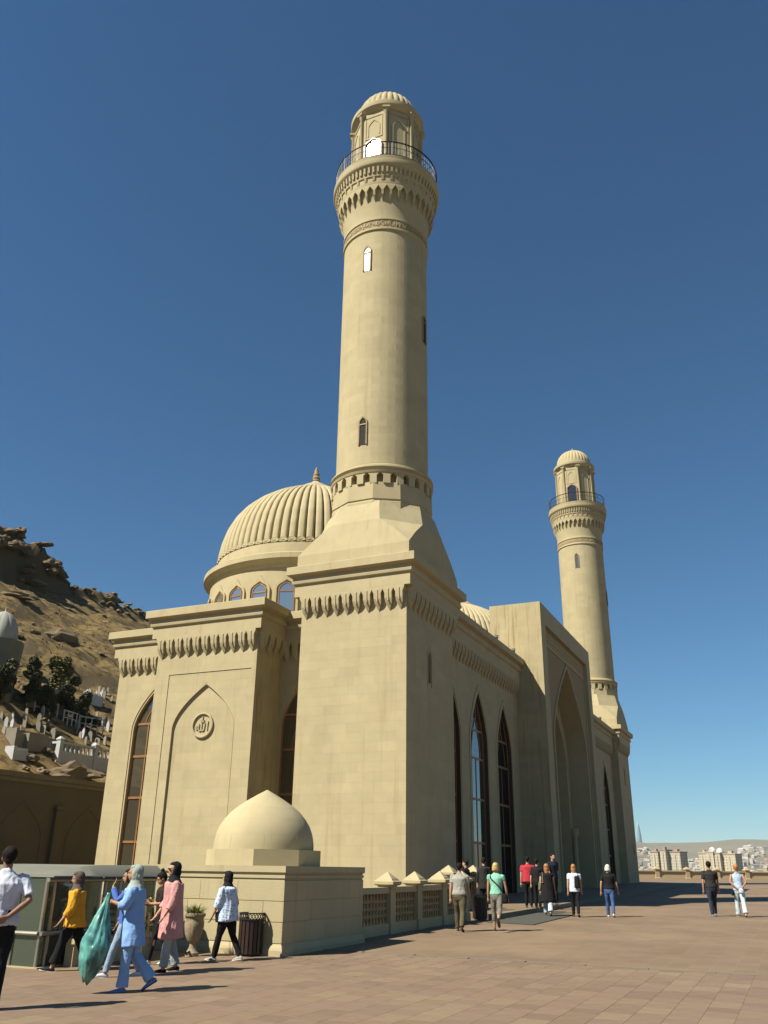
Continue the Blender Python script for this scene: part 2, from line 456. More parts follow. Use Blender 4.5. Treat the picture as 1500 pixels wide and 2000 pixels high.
# medallion
md = MB(); mc = (9.46, 6.84); Pm = PX(BX + 0.09)
nr = 40; prof = [(0.445, 0.0), (0.445, 0.06), (0.465, 0.085), (0.495, 0.088), (0.525, 0.07), (0.53, 0.0)]
vs = []; fs = []
for k, (r, d) in enumerate(prof):
    for i in range(nr):
        a = 2 * math.pi * i / nr; vs.append(Pm(mc[0] + r * math.cos(a), mc[1] + r * math.sin(a), d + 0.014))
for k in range(len(prof) - 1):
    for i in range(nr):
        j = (i + 1) % nr; fs.append((k * nr + i, k * nr + j, (k + 1) * nr + j, (k + 1) * nr + i))
md.add(vs, fs)
medal = md.build('medallion', stone_p, bw, smooth=40, fix=True)
dk = MB(); dk.add([Pm(mc[0] + 0.455 * math.cos(2 * math.pi * i / nr), mc[1] + 0.455 * math.sin(2 * math.pi * i / nr), 0.018) for i in range(nr)], [tuple(range(nr))]); dk.build('medallion_field', stone_p, bw, fix=True)
sc_ = MB()
def strokes(S, r=0.026, d=0.045):
    for pts in S:
        q = [Pm(mc[0] - x * 0.48, mc[1] + y * 0.47, d) for x, y in pts]
        for p_, q_ in zip(q[:-1], q[1:]): sc_.bar(p_, q_, r, 6)
        for p_ in q: sc_.add(*sphere_pts(p_, (0.03, r, r), 8, 5))
# word built of strokes: x to the reader's right, y up
strokes([[(0.56, 0.30), (0.52, 0.1), (0.50, -0.42)],                                   # alif
         [(0.24, 0.16), (0.2, -0.2), (0.17, -0.42), (0.02, -0.5), (-0.08, -0.42)],      # first lam
         [(-0.08, 0.12), (-0.1, -0.2), (-0.1, -0.42), (-0.24, -0.5), (-0.38, -0.42)],  # second lam
         [(-0.36, 0.12), (-0.37, -0.1), (-0.38, -0.42)],                               # stem of he
         [(-0.38, -0.05), (-0.55, -0.02), (-0.68, -0.14), (-0.66, -0.3), (-0.5, -0.34), (-0.38, -0.28)],
         [(-0.5, -0.16), (-0.62, -0.16)],
         [(0.13, 0.42), (0.08, 0.28), (-0.02, 0.28), (-0.04, 0.40), (-0.06, 0.28), (-0.16, 0.28), (-0.2, 0.42)],  # shadda
         [(-0.03, 0.74), (-0.04, 0.54)]])
sc_.build('relief_script', stone_p, medal, fix=True, smooth=50)
# ---- recessed walls left and right of the bay
RX = 2.6
wl = Op(13.55, 1.25, -0.4, 7.2, 9.15); wr = Op(5.72, 1.18, -0.4, 7.0, 8.95)
rl = wall('recess_wall', PX(RX), BY1, 16.05, -0.6, 10.61, [wl], parent=mosque)
rr = wall('recess_wall', PX(RX), 4.65, BY0, -0.6, 10.61, [wr], parent=mosque, material=stone)
TZ = [2.35, 4.2, 6.0, 7.45]
for wal, op in ((rl, wl), (rr, wr)):
    window(PX(RX), op, 0.15, TZ, [-0.5, 0.5], wal, fd=0.06)
    trim(PX(RX), op, 0.10, 0.24, 0.035, wal)
co = cornice((RX, 5.0, 12.2, 16.05), 11.85, mosque, 'recess_cornice'); corbels('x', RX, 12.32, 16.05, 10.61, co, 8)
co = cornice((RX, 5.0, 4.7, 6.95), 11.85, mosque, 'recess_cornice'); corbels('x', RX, 4.75, 6.95, 10.61, co, 5)
ew = MB(); ew.box((RX + 0.05, 15.9, -0.6), (47.0, 16.045, 11.6)); ew.build('end_wall', stone, mosque)
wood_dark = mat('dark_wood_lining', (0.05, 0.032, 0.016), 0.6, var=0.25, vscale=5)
# ---- long shaded wall with lancet windows, both sides of the portal
WY = 0.6; XP0, XP1 = 17.4, 31.0
T2X = 46.0
ops1 = [Op(6.4, 1.22, 0.3, 7.0, 9.3, 1.6), Op(10.45, 1.22, 0.3, 7.0, 9.35, 1.6), Op(14.6, 1.22, 0.3, 7.0, 9.3, 1.6)]
ops2 = [Op(34.5, 1.04, 0.3, 7.0, 9.3, 1.6), Op(38.4, 1.04, 0.3, 7.0, 9.3, 1.6), Op(42.6, 1.04, 0.3, 7.0, 9.3, 1.6)]
for (a0, a1, ops) in ((5.2, XP0, ops1), (XP1, T2X, ops2)):
    lw = wall('long_wall', PY(WY), a0, a1, -0.6, 11.27, ops, parent=mosque, material=stone)
    for k, op in enumerate(ops):
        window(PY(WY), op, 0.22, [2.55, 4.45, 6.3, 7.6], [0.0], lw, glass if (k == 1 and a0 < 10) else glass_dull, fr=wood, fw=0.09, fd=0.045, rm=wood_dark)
        trim(PY(WY), op, 0.12, 0.30, 0.04, lw)
    co = cornice((a0 + 0.02, a1 - 0.02, WY, 4.0), 12.48, mosque, 'parapet_cornice')
    corbels('y', WY, a0 + 0.05, a1 - 0.05, 11.24, co)
body = MB(); body.box((3.6, 1.5, -0.6), (T2X + 1, 15.8, 11.4)); body.build('hall_body', stone, mosque)
# ---- portal
PYF = -1.03; PZ = 15.78
PC = (XP0 + XP1) / 2
big = Op(PC, 5.75, -0.5, 14.0, 14.62, 9.0)      # rectangular recess of the frame (square-headed)
pf = MB()
def slab_with_hole(mb, P, a0, a1, z1, h0, h1, hz, d):
    mb.obox(P, (a0, -0.6, -d), (h0, z1, 0.0)); mb.obox(P, (h1, -0.6, -d), (a1, z1, 0.0)); mb.obox(P, (h0, hz, -d), (h1, z1, 0.0))
PP = PY(PYF)
slab_with_hole(pf, PP, XP0 + 0.02, XP1, PZ, XP0 + 1.1, XP1 - 1.1, 14.65, 0.5)
portal = pf.build('portal_frame', stone, mosque)
fl = wall('portal_side_wall', PX(XP0), PYF, 2.0, -0.6, PZ, parent=mosque, material=stone_d)
pb = MB(); pb.box((XP0 + 0.03, PYF + 0.5, 13.6), (XP1 - 0.05, 2.0, PZ - 0.01)); pb.box((XP1 - 1.0, PYF + 0.4, -0.6), (XP1 - 0.05, 2.0, 13.6)); pb.box((XP0 + 0.03, PYF + 0.4, -0.6), (XP0 + 1.0, 2.0, 13.6)); pb.build('portal_body', stone, mosque)
a1_ = Op(PC, 4.35, -0.5, 8.6, 13.3, 1.55); a2_ = Op(PC, 3.35, -0.5, 8.0, 11.9, 1.55); a3_ = Op(PC, 2.3, -0.5, 7.0, 10.1, 1.6); a4_ = Op(PC, 1.5, -0.5, 3.4, 4.4, 1.8)
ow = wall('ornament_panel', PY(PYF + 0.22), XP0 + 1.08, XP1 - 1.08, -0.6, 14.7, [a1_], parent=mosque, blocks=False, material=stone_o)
reveal(PY(PYF + 0.22), a1_, 1.2, ow); trim(PY(PYF + 0.22), a1_, 0.0, 0.16, 0.07, ow)
fb = MB(); 
for q0, q1 in [((XP0 + 1.5, 12.9 + 0.65, 0.0), (XP1 - 1.5, 13.68, 0.06)), ((XP0 + 1.5, -0.5, 0.0), (XP0 + 1.62, 13.55, 0.06)), ((XP1 - 1.62, -0.5, 0.0), (XP1 - 1.5, 13.55, 0.06))]: fb.obox(PY(PYF + 0.22), q0, q1)
fb.build('panel_fillet', stone_p, ow)
# carved star-and-strap relief pieces on the ornament band
rel = MB(); rg = random.Random(4)
for i in range(36):
    for j in range(3):
        cxr = XP0 + 1.75 + i * 0.285; czr = 13.85 + j * 0.27
        if cxr > XP1 - 1.7: continue
        Pq = PY(PYF + 0.22)
        rel.add([Pq(cxr + 0.11 * math.cos(k * math.pi / 4) * (1 if k % 2 else 0.6), czr + 0.11 * math.sin(k * math.pi / 4) * (1 if k % 2 else 0.6), 0.0) for k in range(8)] + [Pq(cxr, czr, 0.05)],
                [(k, (k + 1) % 8, 8) for k in range(8)])
rel.build('carved_relief', stone_p, ow, kind='stuff')
n2 = wall('iwan_wall', PY(PYF + 1.4), PC - 4.5, PC + 4.5, -0.6, 13.4, [a2_], parent=mosque, material=stone)
reveal(PY(PYF + 1.4), a2_, 1.0, n2); trim(PY(PYF + 1.4), a2_, 0.0, 0.14, 0.06, n2)
n3 = wall('iwan_wall', PY(PYF + 2.4), PC - 3.5, PC + 3.5, -0.6, 12.0, [a3_], parent=mosque, material=stone)
reveal(PY(PYF + 2.4), a3_, 0.7, n3); trim(PY(PYF + 2.4), a3_, 0.0, 0.14, 0.06, n3)
n4 = wall('iwan_back_wall', PY(PYF + 3.1), PC - 2.4, PC + 2.4, -0.6, 10.2, [a4_], parent=mosque, material=stone)
reveal(PY(PYF + 3.1), a4_, 0.4, n4)
dd = MB(); dd.obox(PY(PYF + 3.1), (PC - 1.5, -0.5, -0.42), (PC - 0.02, 4.5, -0.36)); dd.build('portal_door', wood, mosque)
dd = MB(); dd.obox(PY(PYF + 3.1), (PC + 0.02, -0.5, -0.42), (PC + 1.5, 4.5, -0.36)); dd.build('portal_door', wood, mosque)
for s in (-1, 1):
    cb = MB(); cx_ = PC + s * 3.75; cy_ = PYF + 1.2
    cb.lathe([(0.26, 0.1), (0.26, 0.4), (0.18, 0.5), (0.17, 3.3), (0.24, 3.4), (0.28, 3.7), (0.3, 3.9)], 16, (cx_, cy_)); cb.build('engaged_column', stone_p, mosque, smooth=40)
# ---- tower and minaret two
t2 = tower(T2X, T2X + 5.2, 0)
pl = MB(); pl.obox(PY(0.0), (T2X + 3.6, 2.75, 0.014), (T2X + 4.25, 3.6, 0.05)); plq = pl.build('wall_plaque', mat('bronze_plaque', (0.09, 0.075, 0.045), 0.5, metal=0.4, var=0.3, vscale=9), mosque)
pl = MB(); pl.obox(PY(0.0), (T2X + 3.7, 2.85, 0.05), (T2X + 4.15, 3.5, 0.058)); pl.build('plaque_face', mat('plaque_face', (0.16, 0.14, 0.09), 0.5, var=0.3, vscale=12), plq)

# ---- minaret (built round its own axis, then copied)
def minaret(cx, cy):
    r0 = 2.1
    mb = MB()
    prof = [(2.3, 15.5), (2.3, 15.82), (2.24, 15.86), (2.28, 15.9), (2.16, 16.72)]
    root = bpy.data.objects.new('minaret', None)
    # lower drum: twelve sided
    mb.lathe([(2.31, 15.3), (2.29, 15.76), (2.25, 15.80), (2.25, 15.84), (2.29, 15.88), (2.26, 16.66), (2.02, 16.66), (2.02, 17.2)], 12, ph=R(15))
    mb.lathe([(2.0, 17.1), (2.29, 17.1), (2.33, 17.2), (2.25, 17.24), (2.25, 17.29), (2.34, 17.36), (2.33, 17.43), (2.2, 17.48), (2.18, 17.55), (r0 - 0.004, 17.6), (r0 - 0.004, 30.9)], 72)
    root = mb.build('minaret', stone_p, mosque, smooth=25)
    root.location = (cx, cy, 0)
    # niche piers between the little arched openings above the drum
    pm = MB(); pm.box((2.0, -0.15, 16.6), (2.26, 0.15, 17.12)); pm.add([(2.255, -0.29, 17.12), (2.255, 0.29, 17.12), (2.255, 0.16, 16.98), (2.255, -0.16, 16.98), (2.05, -0.29, 17.12), (2.05, 0.29, 17.12), (2.05, 0.16, 16.98), (2.05, -0.16, 16.98)], [(0, 1, 2, 3), (4, 7, 6, 5), (0, 3, 7, 4), (1, 5, 6, 2), (3, 2, 6, 7)])
    pme = pm.mesh('niche_pier', stone_p)
    for i in range(24): inst('niche_pier', pme, root, (0, 0, 0), R(15 * i))
    # ashlar facing of the shaft
    rg = random.Random(3); sm = MB(); z = 17.62; k = 0
    while z < 30.85:
        z1 = min(z + COURSE, 30.88); nb = 18; off = (k % 2) * math.pi / nb
        for i in range(nb):
            a0 = 2 * math.pi * i / nb + off + 0.0007; a1 = 2 * math.pi * (i + 1) / nb + off - 0.0007
            t_ = rg.gauss(0, 0.5); vs = []; fs = []
            for s in range(5):
                a = a0 + (a1 - a0) * s / 4
                for zz in (z + 0.0015, z1 - 0.0015): vs.append((r0 * math.cos(a), r0 * math.sin(a), zz))
            for s in range(4): fs.append((2 * s, 2 * s + 2, 2 * s + 3, 2 * s + 1))
            sm.add(vs, fs, t_)
        z = z1; k += 1
    sm.build('shaft_block_facing', stone, root, smooth=True, kind='stuff')
    # upper flare and gallery
    g = MB()
    g.lathe([(2.1, 30.85), (2.17, 30.9), (2.17, 31.02), (2.12, 31.06), (2.12, 31.46), (2.17, 31.5), (2.17, 31.62), (2.12, 31.66), (2.14, 32.1), (2.22, 32.6), (2.30, 33.35), (2.34, 33.42), (2.47, 33.45), (2.50, 33.55), (2.50, 33.85), (2.56, 33.9), (2.60, 34.3), (2.68, 34.42), (2.76, 34.5), (2.79, 34.56), (2.79, 34.82), (2.70, 34.86), (2.72, 34.95), (2.74, 35.06), (1.6, 35.08)], 96)
    gal = g.build('gallery', stone_p, root, smooth=30)
    # inscription-like relief band (worn, not legible)
    ib = MB(); rg = random.Random(9)
    for i in range(150):
        a = 2 * math.pi * i / 150; h = rg.uniform(0.06, 0.32); z0 = 31.1 + rg.uniform(0, 0.34 - h); wd = rg.uniform(0.006, 0.016)
        vs = []
        for rr_ in (2.115, 2.15):
            for (aa, zz) in ((a - wd, z0), (a + wd, z0), (a + wd + rg.uniform(-.01, .01), z0 + h), (a - wd, z0 + h)): vs.append((rr_ * math.cos(aa), rr_ * math.sin(aa), zz))
        ib.add(vs, [(4, 5, 6, 7), (0, 1, 5, 4), (1, 2, 6, 5), (2, 3, 7, 6), (3, 0, 4, 7)])
    ib.build('relief_band', stone_p, root, kind='stuff')
    bb = MB(); bb.lathe([(2.123, 31.07), (2.123, 31.45)], 72, caps=False); bb.build('band_ground', stone_o, root, smooth=True)
    # bracket tier of the gallery
    n = 36; hw = 2 * math.pi * 2.4 / n / 2
    cm = MB(); F = [(-hw, 33.46), (-hw, 33.36), (-0.055, 33.12), (-0.055, 32.86), (0, 32.55), (0.055, 32.86), (0.055, 33.12), (hw, 33.36), (hw, 33.46)]
    dr = [2.475, 2.475, 2.46, 2.40, 2.22, 2.40, 2.46, 2.475, 2.475]
    nn = len(F)
    cm.add([(d, a, zz) for (a, zz), d in zip(F, dr)] + [(2.1, a * 0.9, zz) for a, zz in F],
           [(0, 1, 7, 8), (1, 2, 6, 7), (2, 3, 5, 6), (3, 4, 5)] + [(i, (i + 1) % nn, nn + (i + 1) % nn, nn + i) for i in range(nn)])
    cme = cm.mesh('gallery_bracket', stone_p)
    bm = bmesh.new(); bm.from_mesh(cme); bmesh.ops.recalc_face_normals(bm, faces=bm.faces); bm.to_mesh(cme); bm.free()
    for i in range(n): inst('gallery_bracket', cme, root, (0, 0, 0), 2 * math.pi * i / n)
    fins = MB()
    for i in range(72):
        a = 2 * math.pi * i / 72; ca, sa = math.cos(a), math.sin(a)
        for (ra, rb, za, zb, hw_) in ((2.45, 2.585, 33.5, 33.86, 0.055), (2.5, 2.70, 33.92, 34.40, 0.05)):
            if za < 33.8 and i % 2: continue
            vs = []
            for (r_, z_, k_) in ((ra, za, .3), (rb - 0.05, za + 0.16, 1), (rb, zb, 1), (ra, zb, 1)):
                for s in (-1, 1):
                    vs.append((r_ * ca - s * hw_ * k_ * sa, r_ * sa + s * hw_ * k_ * ca, z_))
            fins.add(vs, [(0, 1, 3, 2), (2, 3, 5, 4), (0, 2, 4, 6), (1, 7, 5, 3)])
    fins.build('gallery_dentils', stone_p, root, kind='stuff', fix=True)
    # railing
    rl_ = MB()
    def circ(r, z, n=64): return [(r * math.cos(2 * math.pi * i / n), r * math.sin(2 * math.pi * i / n), z) for i in range(n + 1)]
    rl_.path(circ(2.66, 36.0), 0.035, 6)
    rail = rl_.build('gallery_railing', iron, root)
    for zz_, rr_ in ((35.16, 0.022), (35.62, 0.014)):
        q_ = MB(); q_.path(circ(2.66, zz_), rr_, 5); q_.build('rail_ring', iron, rail)
    bl = MB()
    for i in range(96):
        a = 2 * math.pi * i / 96; x, y = 2.66 * math.cos(a), 2.66 * math.sin(a)
        bl.bar((x, y, 35.0), (x, y, 36.0), 0.022 if i % 8 == 0 else 0.009, 4)
        if i % 2 == 0:
            a2 = 2 * math.pi * (i + 2) / 96; bl.bar((x, y, 35.2), (2.66 * math.cos(a2), 2.66 * math.sin(a2), 35.6), 0.008, 4)
    bl.build('railing_bars', iron, rail, kind='stuff')
    # lantern: octagon, faces toward -x etc.
    ln = MB(); ap = 1.70; cr = ap / math.cos(R(22.5))
    ln.lathe([(cr, 34.45), (cr, 38.8)], 8, ph=R(22.5))
    ln.lathe([(cr + 0.1, 34.45), (cr + 0.1, 34.75), (cr, 34.81)], 8, ph=R(22.5), caps=False)
    ln.lathe([(1.6, 38.6), (1.78, 38.64), (1.86, 38.76), (1.98, 38.86), (2.0, 38.96), (2.0, 39.1), (1.92, 39.16), (1.5, 39.2)], 64)
    lant = ln.build('lantern', stone_p, root, smooth=25)
    cm = MB(); cm.lathe([(0.15, 34.7), (0.15, 34.95), (0.09, 35.0), (0.085, 38.32), (0.13, 38.38), (0.13, 38.42), (0.15, 38.46), (0.2, 38.56)], 10); cm.box((-0.19, -0.19, 38.54), (0.19, 0.19, 38.64))
    cme = cm.mesh('lantern_column', stone_p, 40)
    for i in range(8):
        a = R(22.5 + 45 * i); inst('lantern_column', cme, root, ((cr + 0.02) * math.cos(a), (cr + 0.02) * math.sin(a), 0), a)
    for i in range(8):
        a = R(45 * i); ca, sa = math.cos(a), math.sin(a)
        P = lambda t, z, d, ca=ca, sa=sa: ((ap + d) * ca - t * sa, (ap + d) * sa + t * ca, z)
        if i == 4:
            op = Op(0, 0.30, 37.0, 37.65, 38.05, 1.7); trim(P, op, 0.0, 0.05, 0.03, root, 'niche_moulding')
            fm = MB(); ring_between(fm, P, [(-.45, 36.85), (-.45, 38.3), (.45, 38.3), (.45, 36.85), (-.45, 36.85)], [(-.5, 36.8), (-.5, 38.35), (.5, 38.35), (.5, 36.8), (-.5, 36.8)], 0, 0.03); fm.build('panel_moulding', stone_p, root, fix=True)
            op = Op(0, 0.42, 34.5, 36.25, 36.6, 2.2)
            fm = MB(); ring_between(fm, P, op.outline(0, 8), op.outline(0.09, 8), 0, 0.14); dr_ = fm.build('gallery_door', wood, root, fix=True)
            pn = MB(); o_ = op.outline(0, 8)
            cen = Vector(P(0, 36, 0.08))
            vs_ = [Vector(P(q[0] * 0.97, q[1], 0.08)) for q in o_]
            if DOOR_TURN: vs_ = [cen + Matrix.Rotation(DOOR_TURN, 3, 'Z') @ (v - cen) for v in vs_]
            pn.add(vs_, [tuple(range(len(vs_)))]); pn.build('pane', glass_sun, dr_, fix=False)
        else:
            op = Op(0, 0.30, 35.0, 37.45, 37.95, 1.7); trim(P, op, 0.0, 0.07, 0.04, root, 'niche_moulding')
            fm = MB(); ring_between(fm, P, [(-.5, 34.95), (-.5, 38.3), (.5, 38.3), (.5, 34.95), (-.5, 34.95)], [(-.56, 34.9), (-.56, 38.35), (.56, 38.35), (.56, 34.9), (-.56, 34.9)], 0, 0.04); fm.build('panel_moulding', stone_p, root, fix=True)
    nf = 30
    cd = MB(); pr = [(1.66, 38.86), (1.66, 39.1)] + [(1.66 * math.cos(t * math.pi / 2) ** 0.9 + 0.02, 39.1 + 1.6 * math.sin(t * math.pi / 2)) for t in [i / 12 for i in range(1, 13)]]
    def fl_(r, z, a):
        if z < 39.12: return r
        return r * (1 - 0.055 * (1 - abs(math.sin(nf * a / 2))) ** 1.3)
    cd.lathe(pr, nf * 6, fr=fl_); cd.lathe([(0.09, 40.6), (0.12, 40.75), (0.05, 40.85), (0.07, 41.0), (0.01, 41.15)], 10)
    o_ = cd.build('cap_dome', stone_p, root, smooth=60); o_.location = (0, 0, 0.3)
    for o_ in root.children:
        if o_.name.split('.')[0] in ('gallery', 'relief_band', 'band_ground', 'gallery_bracket', 'gallery_dentils', 'gallery_railing'): o_.location.z -= 0.58
    # shaft slits
    for (ang, z0, z1) in ((180, 27.95, 29.35), (180, 18.55, 19.9), (-90, 24.57, 26.05)):
        a = R(ang); ca, sa = math.cos(a), math.sin(a)
        P = lambda t, z, d, ca=ca, sa=sa: ((r0 + d) * ca - t * sa, (r0 + d) * sa + t * ca, z)
        op = Op(0, 0.155, z0, z1 - 0.25, z1, 2.2)
        fm = MB(); ring_between(fm, P, op.outline(0, 8), op.outline(0.06, 8), -0.02, 0.045)
        sl_ = fm.build('shaft_window', stone_o, root, fix=True)
        fm = MB(); fm.obox(P, (-0.15, z1 - 0.36, 0.005), (0.15, z1 - 0.31, 0.04)); fm.build('muntin', wood, sl_)
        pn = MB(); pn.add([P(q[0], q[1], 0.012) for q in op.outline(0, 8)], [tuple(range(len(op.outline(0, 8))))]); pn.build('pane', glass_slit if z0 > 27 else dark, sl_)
    return root
# the gallery door stands a few degrees off square and mirrors the sun
DOOR_TURN = 0.0
Pd = W(t1[0] - 1.78, t1[1], 35.6); Hh = (SUN_DIR + (CAM - Pd).normalized()); 
DOOR_TURN = math.atan2(Hh.dot(VD), Hh.dot(UD)) - math.pi
DOOR_TURN = (DOOR_TURN + math.pi) % (2 * math.pi) - math.pi
min1 = minaret(*t1)
min2 = copytree(min1, mosque); min2.location = (t2[0] + 0.4, t2[1], -0.3)

# ---- domes
def dome(cx, cy):
    root_m = MB()
    root_m.lathe([(5.72, 11.2), (5.72, 15.75), (5.80, 15.8), (5.86, 15.95), (6.08, 16.1), (6.12, 16.15), (6.12, 16.42), (6.0, 16.5), (5.5, 16.62)], 96)
    root = root_m.build('dome_drum', stone_p, mosque, smooth=30); root.location = (cx, cy, 0)
    nf = 72
    base = [(5.48, 16.45), (5.47, 16.8), (5.45, 17.1), (5.42, 17.36)]
    fl = [(5.42, 17.35), (5.42, 17.38), (5.38, 17.85), (5.27, 18.5), (5.03, 19.3), (4.68, 20.0), (4.22, 20.6), (3.62, 21.14), (2.92, 21.62), (2.12, 22.04), (1.28, 22.4)]
    m1 = MB(); m1.lathe(base, 144, caps=False); m1.lathe([(1.27, 22.34), (1.34, 22.4), (1.32, 22.46), (0.8, 22.78), (0.32, 23.06), (0.2, 23.2)], 48)
    m1.build('dome_base_and_cap', stone_p, root, smooth=40)
    ft = MB()
    fine = []
    for (a, b) in zip(fl[1:-1], fl[2:]):
        for k in range(4): fine.append((a[0] + (b[0] - a[0]) * k / 4, a[1] + (b[1] - a[1]) * k / 4))
    fine = [(5.42, 17.35)] + fine + [fl[-1]]
    def frr(r, z, a):
        s = abs(math.sin(nf * a / 2)); amp = min(0.24, 0.07 * r) 
        return r + amp * (math.sqrt(max(0, 1 - (1 - s) ** 2)) - 0.75) if z > 17.36 else r - 0.2
    ft.lathe(fine, nf * 8, fr=frr, caps=False)
    ft.build('fluted_dome', stone_p, root, smooth=50)
    sc = MB()
    for i in range(nf):     # scalloped feet of the flutes
        a = 2 * math.pi * (i + 0.5) / nf
        n = 8; vs = [(5.45 * math.cos(a), 5.45 * math.sin(a), 17.28)]
        for k in range(n + 1):
            t = math.pi * k / n; da = 0.0436 * math.cos(t); zz = 17.33 + 0.22 * math.sin(t); rr_ = 5.50 - 0.02 * math.sin(t)
            vs.append((rr_ * math.cos(a + da), rr_ * math.sin(a + da), zz))
        sc.add(vs, [(0, k + 1, k + 2) for k in range(n)])
    sc.build('flute_feet', stone_p, root, kind='stuff')
    fn = MB(); fn.lathe([(0.2, 23.15), (0.27, 23.22), (0.2, 23.3), (0.24, 23.42), (0.17, 23.55), (0.2, 23.66), (0.12, 23.8), (0.13, 23.9), (0.02, 24.2)], 14); fn.build('finial', stone_o, root, smooth=40)
    for i in range(24):
        a = R(15 * i + 2.0 + 180 - 90); ca, sa = math.cos(a), math.sin(a); rr_ = 5.72
        P = lambda t, z, d, ca=ca, sa=sa: ((rr_ + d) * ca - t * sa, (rr_ + d) * sa + t * ca, z)
        op = Op(0, 0.43, 13.2, 14.5, 14.93, 2.7)
        fm = MB(); ring_between(fm, P, [(q[0] * .87, q[1] - (.04 if q[1] > 14 else 0)) for q in op.outline(0, 10)], op.outline(0, 10), -0.03, 0.05); fm.obox(P, (-0.42, 14.42, 0), (0.42, 14.5, 0.05))
        wi = fm.build('drum_window', wood, root, fix=True)
        pn = MB(); oo = op.outline(0, 10); pn.add([P(q[0] * .95, q[1], 0.02) for q in oo], [tuple(range(len(oo)))]); pn.build('pane', glass_drum, wi)
        tm = MB(); ring_between(tm, P, op.outline(0.08, 10), [(q[0], q[1] + (0.16 if abs(q[0]) < .05 else 0)) for q in op.outline(0.2, 10)], -0.02, 0.07); tm.build('window_moulding', stone_p, wi, fix=True)
    return root
dm1 = dome(12.0, 11.06)
dm2 = copytree(dm1, mosque); dm2.location = (38.2, 11.06, 0)
rf = MB(); rf.box((3.0, 1.0, 11.41), (T2X + 2, 15.85, 11.9)); rf.build('roof', stone, mosque)
# ---- floodlights along the parapet
fl_m = mat('floodlight_housing', (0.03, 0.03, 0.03), 0.5)
for k, (a, lab) in enumerate(((13.2, 'small dark floodlight on the parapet below the far dome'), (16.4, 'small dark floodlight on the parapet beside the portal block'), (41.2, 'small dark floodlight on the parapet beside the far minaret base'))):
    e = empty('floodlight', W(a, 0.42, 12.49), ROTZ, lab, 'floodlight', 'floodlights on the parapet')
    b = MB(); b.bar((0, 0, 0), (0, 0, 0.25), 0.03, 6); b.build('stem', fl_m, e)
    b = MB(); b.lathe([(0.04, -0.14), (0.11, -0.07), (0.14, 0.12), (0.12, 0.14)], 12); o = b.build('lamp_head', fl_m, e, smooth=40); o.location = (0, 0, 0.3); o.rotation_euler = (R(100), 0, R(20))
# ================================================================ GROUND
def tilemix(N, K, src, last, b):
    br = N.new('ShaderNodeTexBrick'); br.offset = 0.5
    br.inputs['Scale'].default_value = 1.0; br.inputs['Brick Width'].default_value = 0.42; br.inputs['Row Height'].default_value = 0.34
    br.inputs['Mortar Size'].default_value = 0.006; br.inputs['Bias'].default_value = 0.0
    br.inputs['Color1'].default_value = (0.173, 0.119, 0.075, 1); br.inputs['Color2'].default_value = (0.194, 0.138, 0.086, 1); br.inputs['Mortar'].default_value = (0.20, 0.147, 0.095, 1)
    K(src, br.inputs['Vector'])
    n = N.new('ShaderNodeTexNoise'); n.inputs['Scale'].default_value = 0.35; n.inputs['Detail'].default_value = 5; K(src, n.inputs['Vector'])
    r = N.new('ShaderNodeMapRange'); r.inputs['From Min'].default_value = 0.3; r.inputs['From Max'].default_value = 0.7; r.inputs['To Min'].default_value = 0.82; r.inputs['To Max'].default_value = 1.13; K(n.outputs['Fac'], r.inputs['Value'])
    v = N.new('ShaderNodeVectorMath'); v.operation = 'SCALE'; K(br.outputs['Color'], v.inputs[0]); K(r.outputs[0], v.inputs['Scale'])
    return v.outputs[0]
plaza_m = mat('plaza_paving', (0.33, 0.22, 0.13), 0.75, bump=0.15, bscale=20, spec=0.25, extra=tilemix)
grout_m = mat('paving_bed', (0.30, 0.235, 0.165), 0.95, var=0.15, vscale=3)
Minv = (Matrix.Translation(C0) @ Matrix.Rotation(ROTZ, 4, 'Z')).inverted()
def sheet(name, xs, ys_of, material, nrow=40, dz=0.0, kind='structure'):
    mb = MB(); nx = len(xs); vs = []; fs = []
    for j in range(nrow + 1):
        for x in xs:
            y = ys_of(x, j / nrow); vs.append(Minv @ Vector((x, y, gz(y) + dz)))
    for j in range(nrow):
        for i in range(nx - 1): fs.append((j * nx + i, j * nx + i + 1, (j + 1) * nx + i + 1, (j + 1) * nx + i))
    mb.add(vs, fs); o = mb.build(name, material); o.location = C0; o.rotation_euler = (0, 0, ROTZ); o['kind'] = kind
    return o
def yfar(x): return 104.2 + 0.145 * x
plaza = sheet('plaza', [-60 + 6 * i for i in range(34)], lambda x, t: -14 + (29 * t / 0.4 if t <= 0.4 else 29 + (yfar(x) - 15) * (t - 0.4) / 0.6), plaza_m, 40)
# paving tiles laid as separate pieces in front (seams run along the mosque's long side)
tile_m = []
for k, c in enumerate(((0.170, 0.115, 0.076), (0.182, 0.126, 0.081), (0.195, 0.139, 0.087), (0.174, 0.119, 0.081))):
    tile_m.append(mat('paving_tile_%d' % k if k else 'paving_tile', c, 0.7, var=0.10, vscale=5, bump=0.12, bscale=40, spec=0.3, tone=0.10))
TW, TL, DRX = 0.34, 0.42, -13.95
cells = []
for r in range(-60, 12):
    y0 = r * TW; off = (r % 2) * TL / 2
    k = -1
    while True:
        x0 = DRX - (k + 1) * TL - off; x1 = min(x0 + TL, DRX); k += 1
        if x1 < -28: break
        if x1 <= x0 + 0.03: continue
        P = W((x0 + x1) / 2, y0 + TW / 2)
        if P.y < 6.2: continue
        if (x0 > -15.55 and y0 + TW > -4.3): continue
        d = P - CAM; f = d.dot(Fx)
        px = 750 + F_PX * d.dot(CR) / f; py = 1000 - F_PX * d.dot(CU) / f
        if -60 < px < 1560 and py < 2060: cells.append((d.length, x0, x1, y0))
cells.sort()
rt = random.Random(11); tile_meshes = {}; rest = [MB() for _ in tile_m]
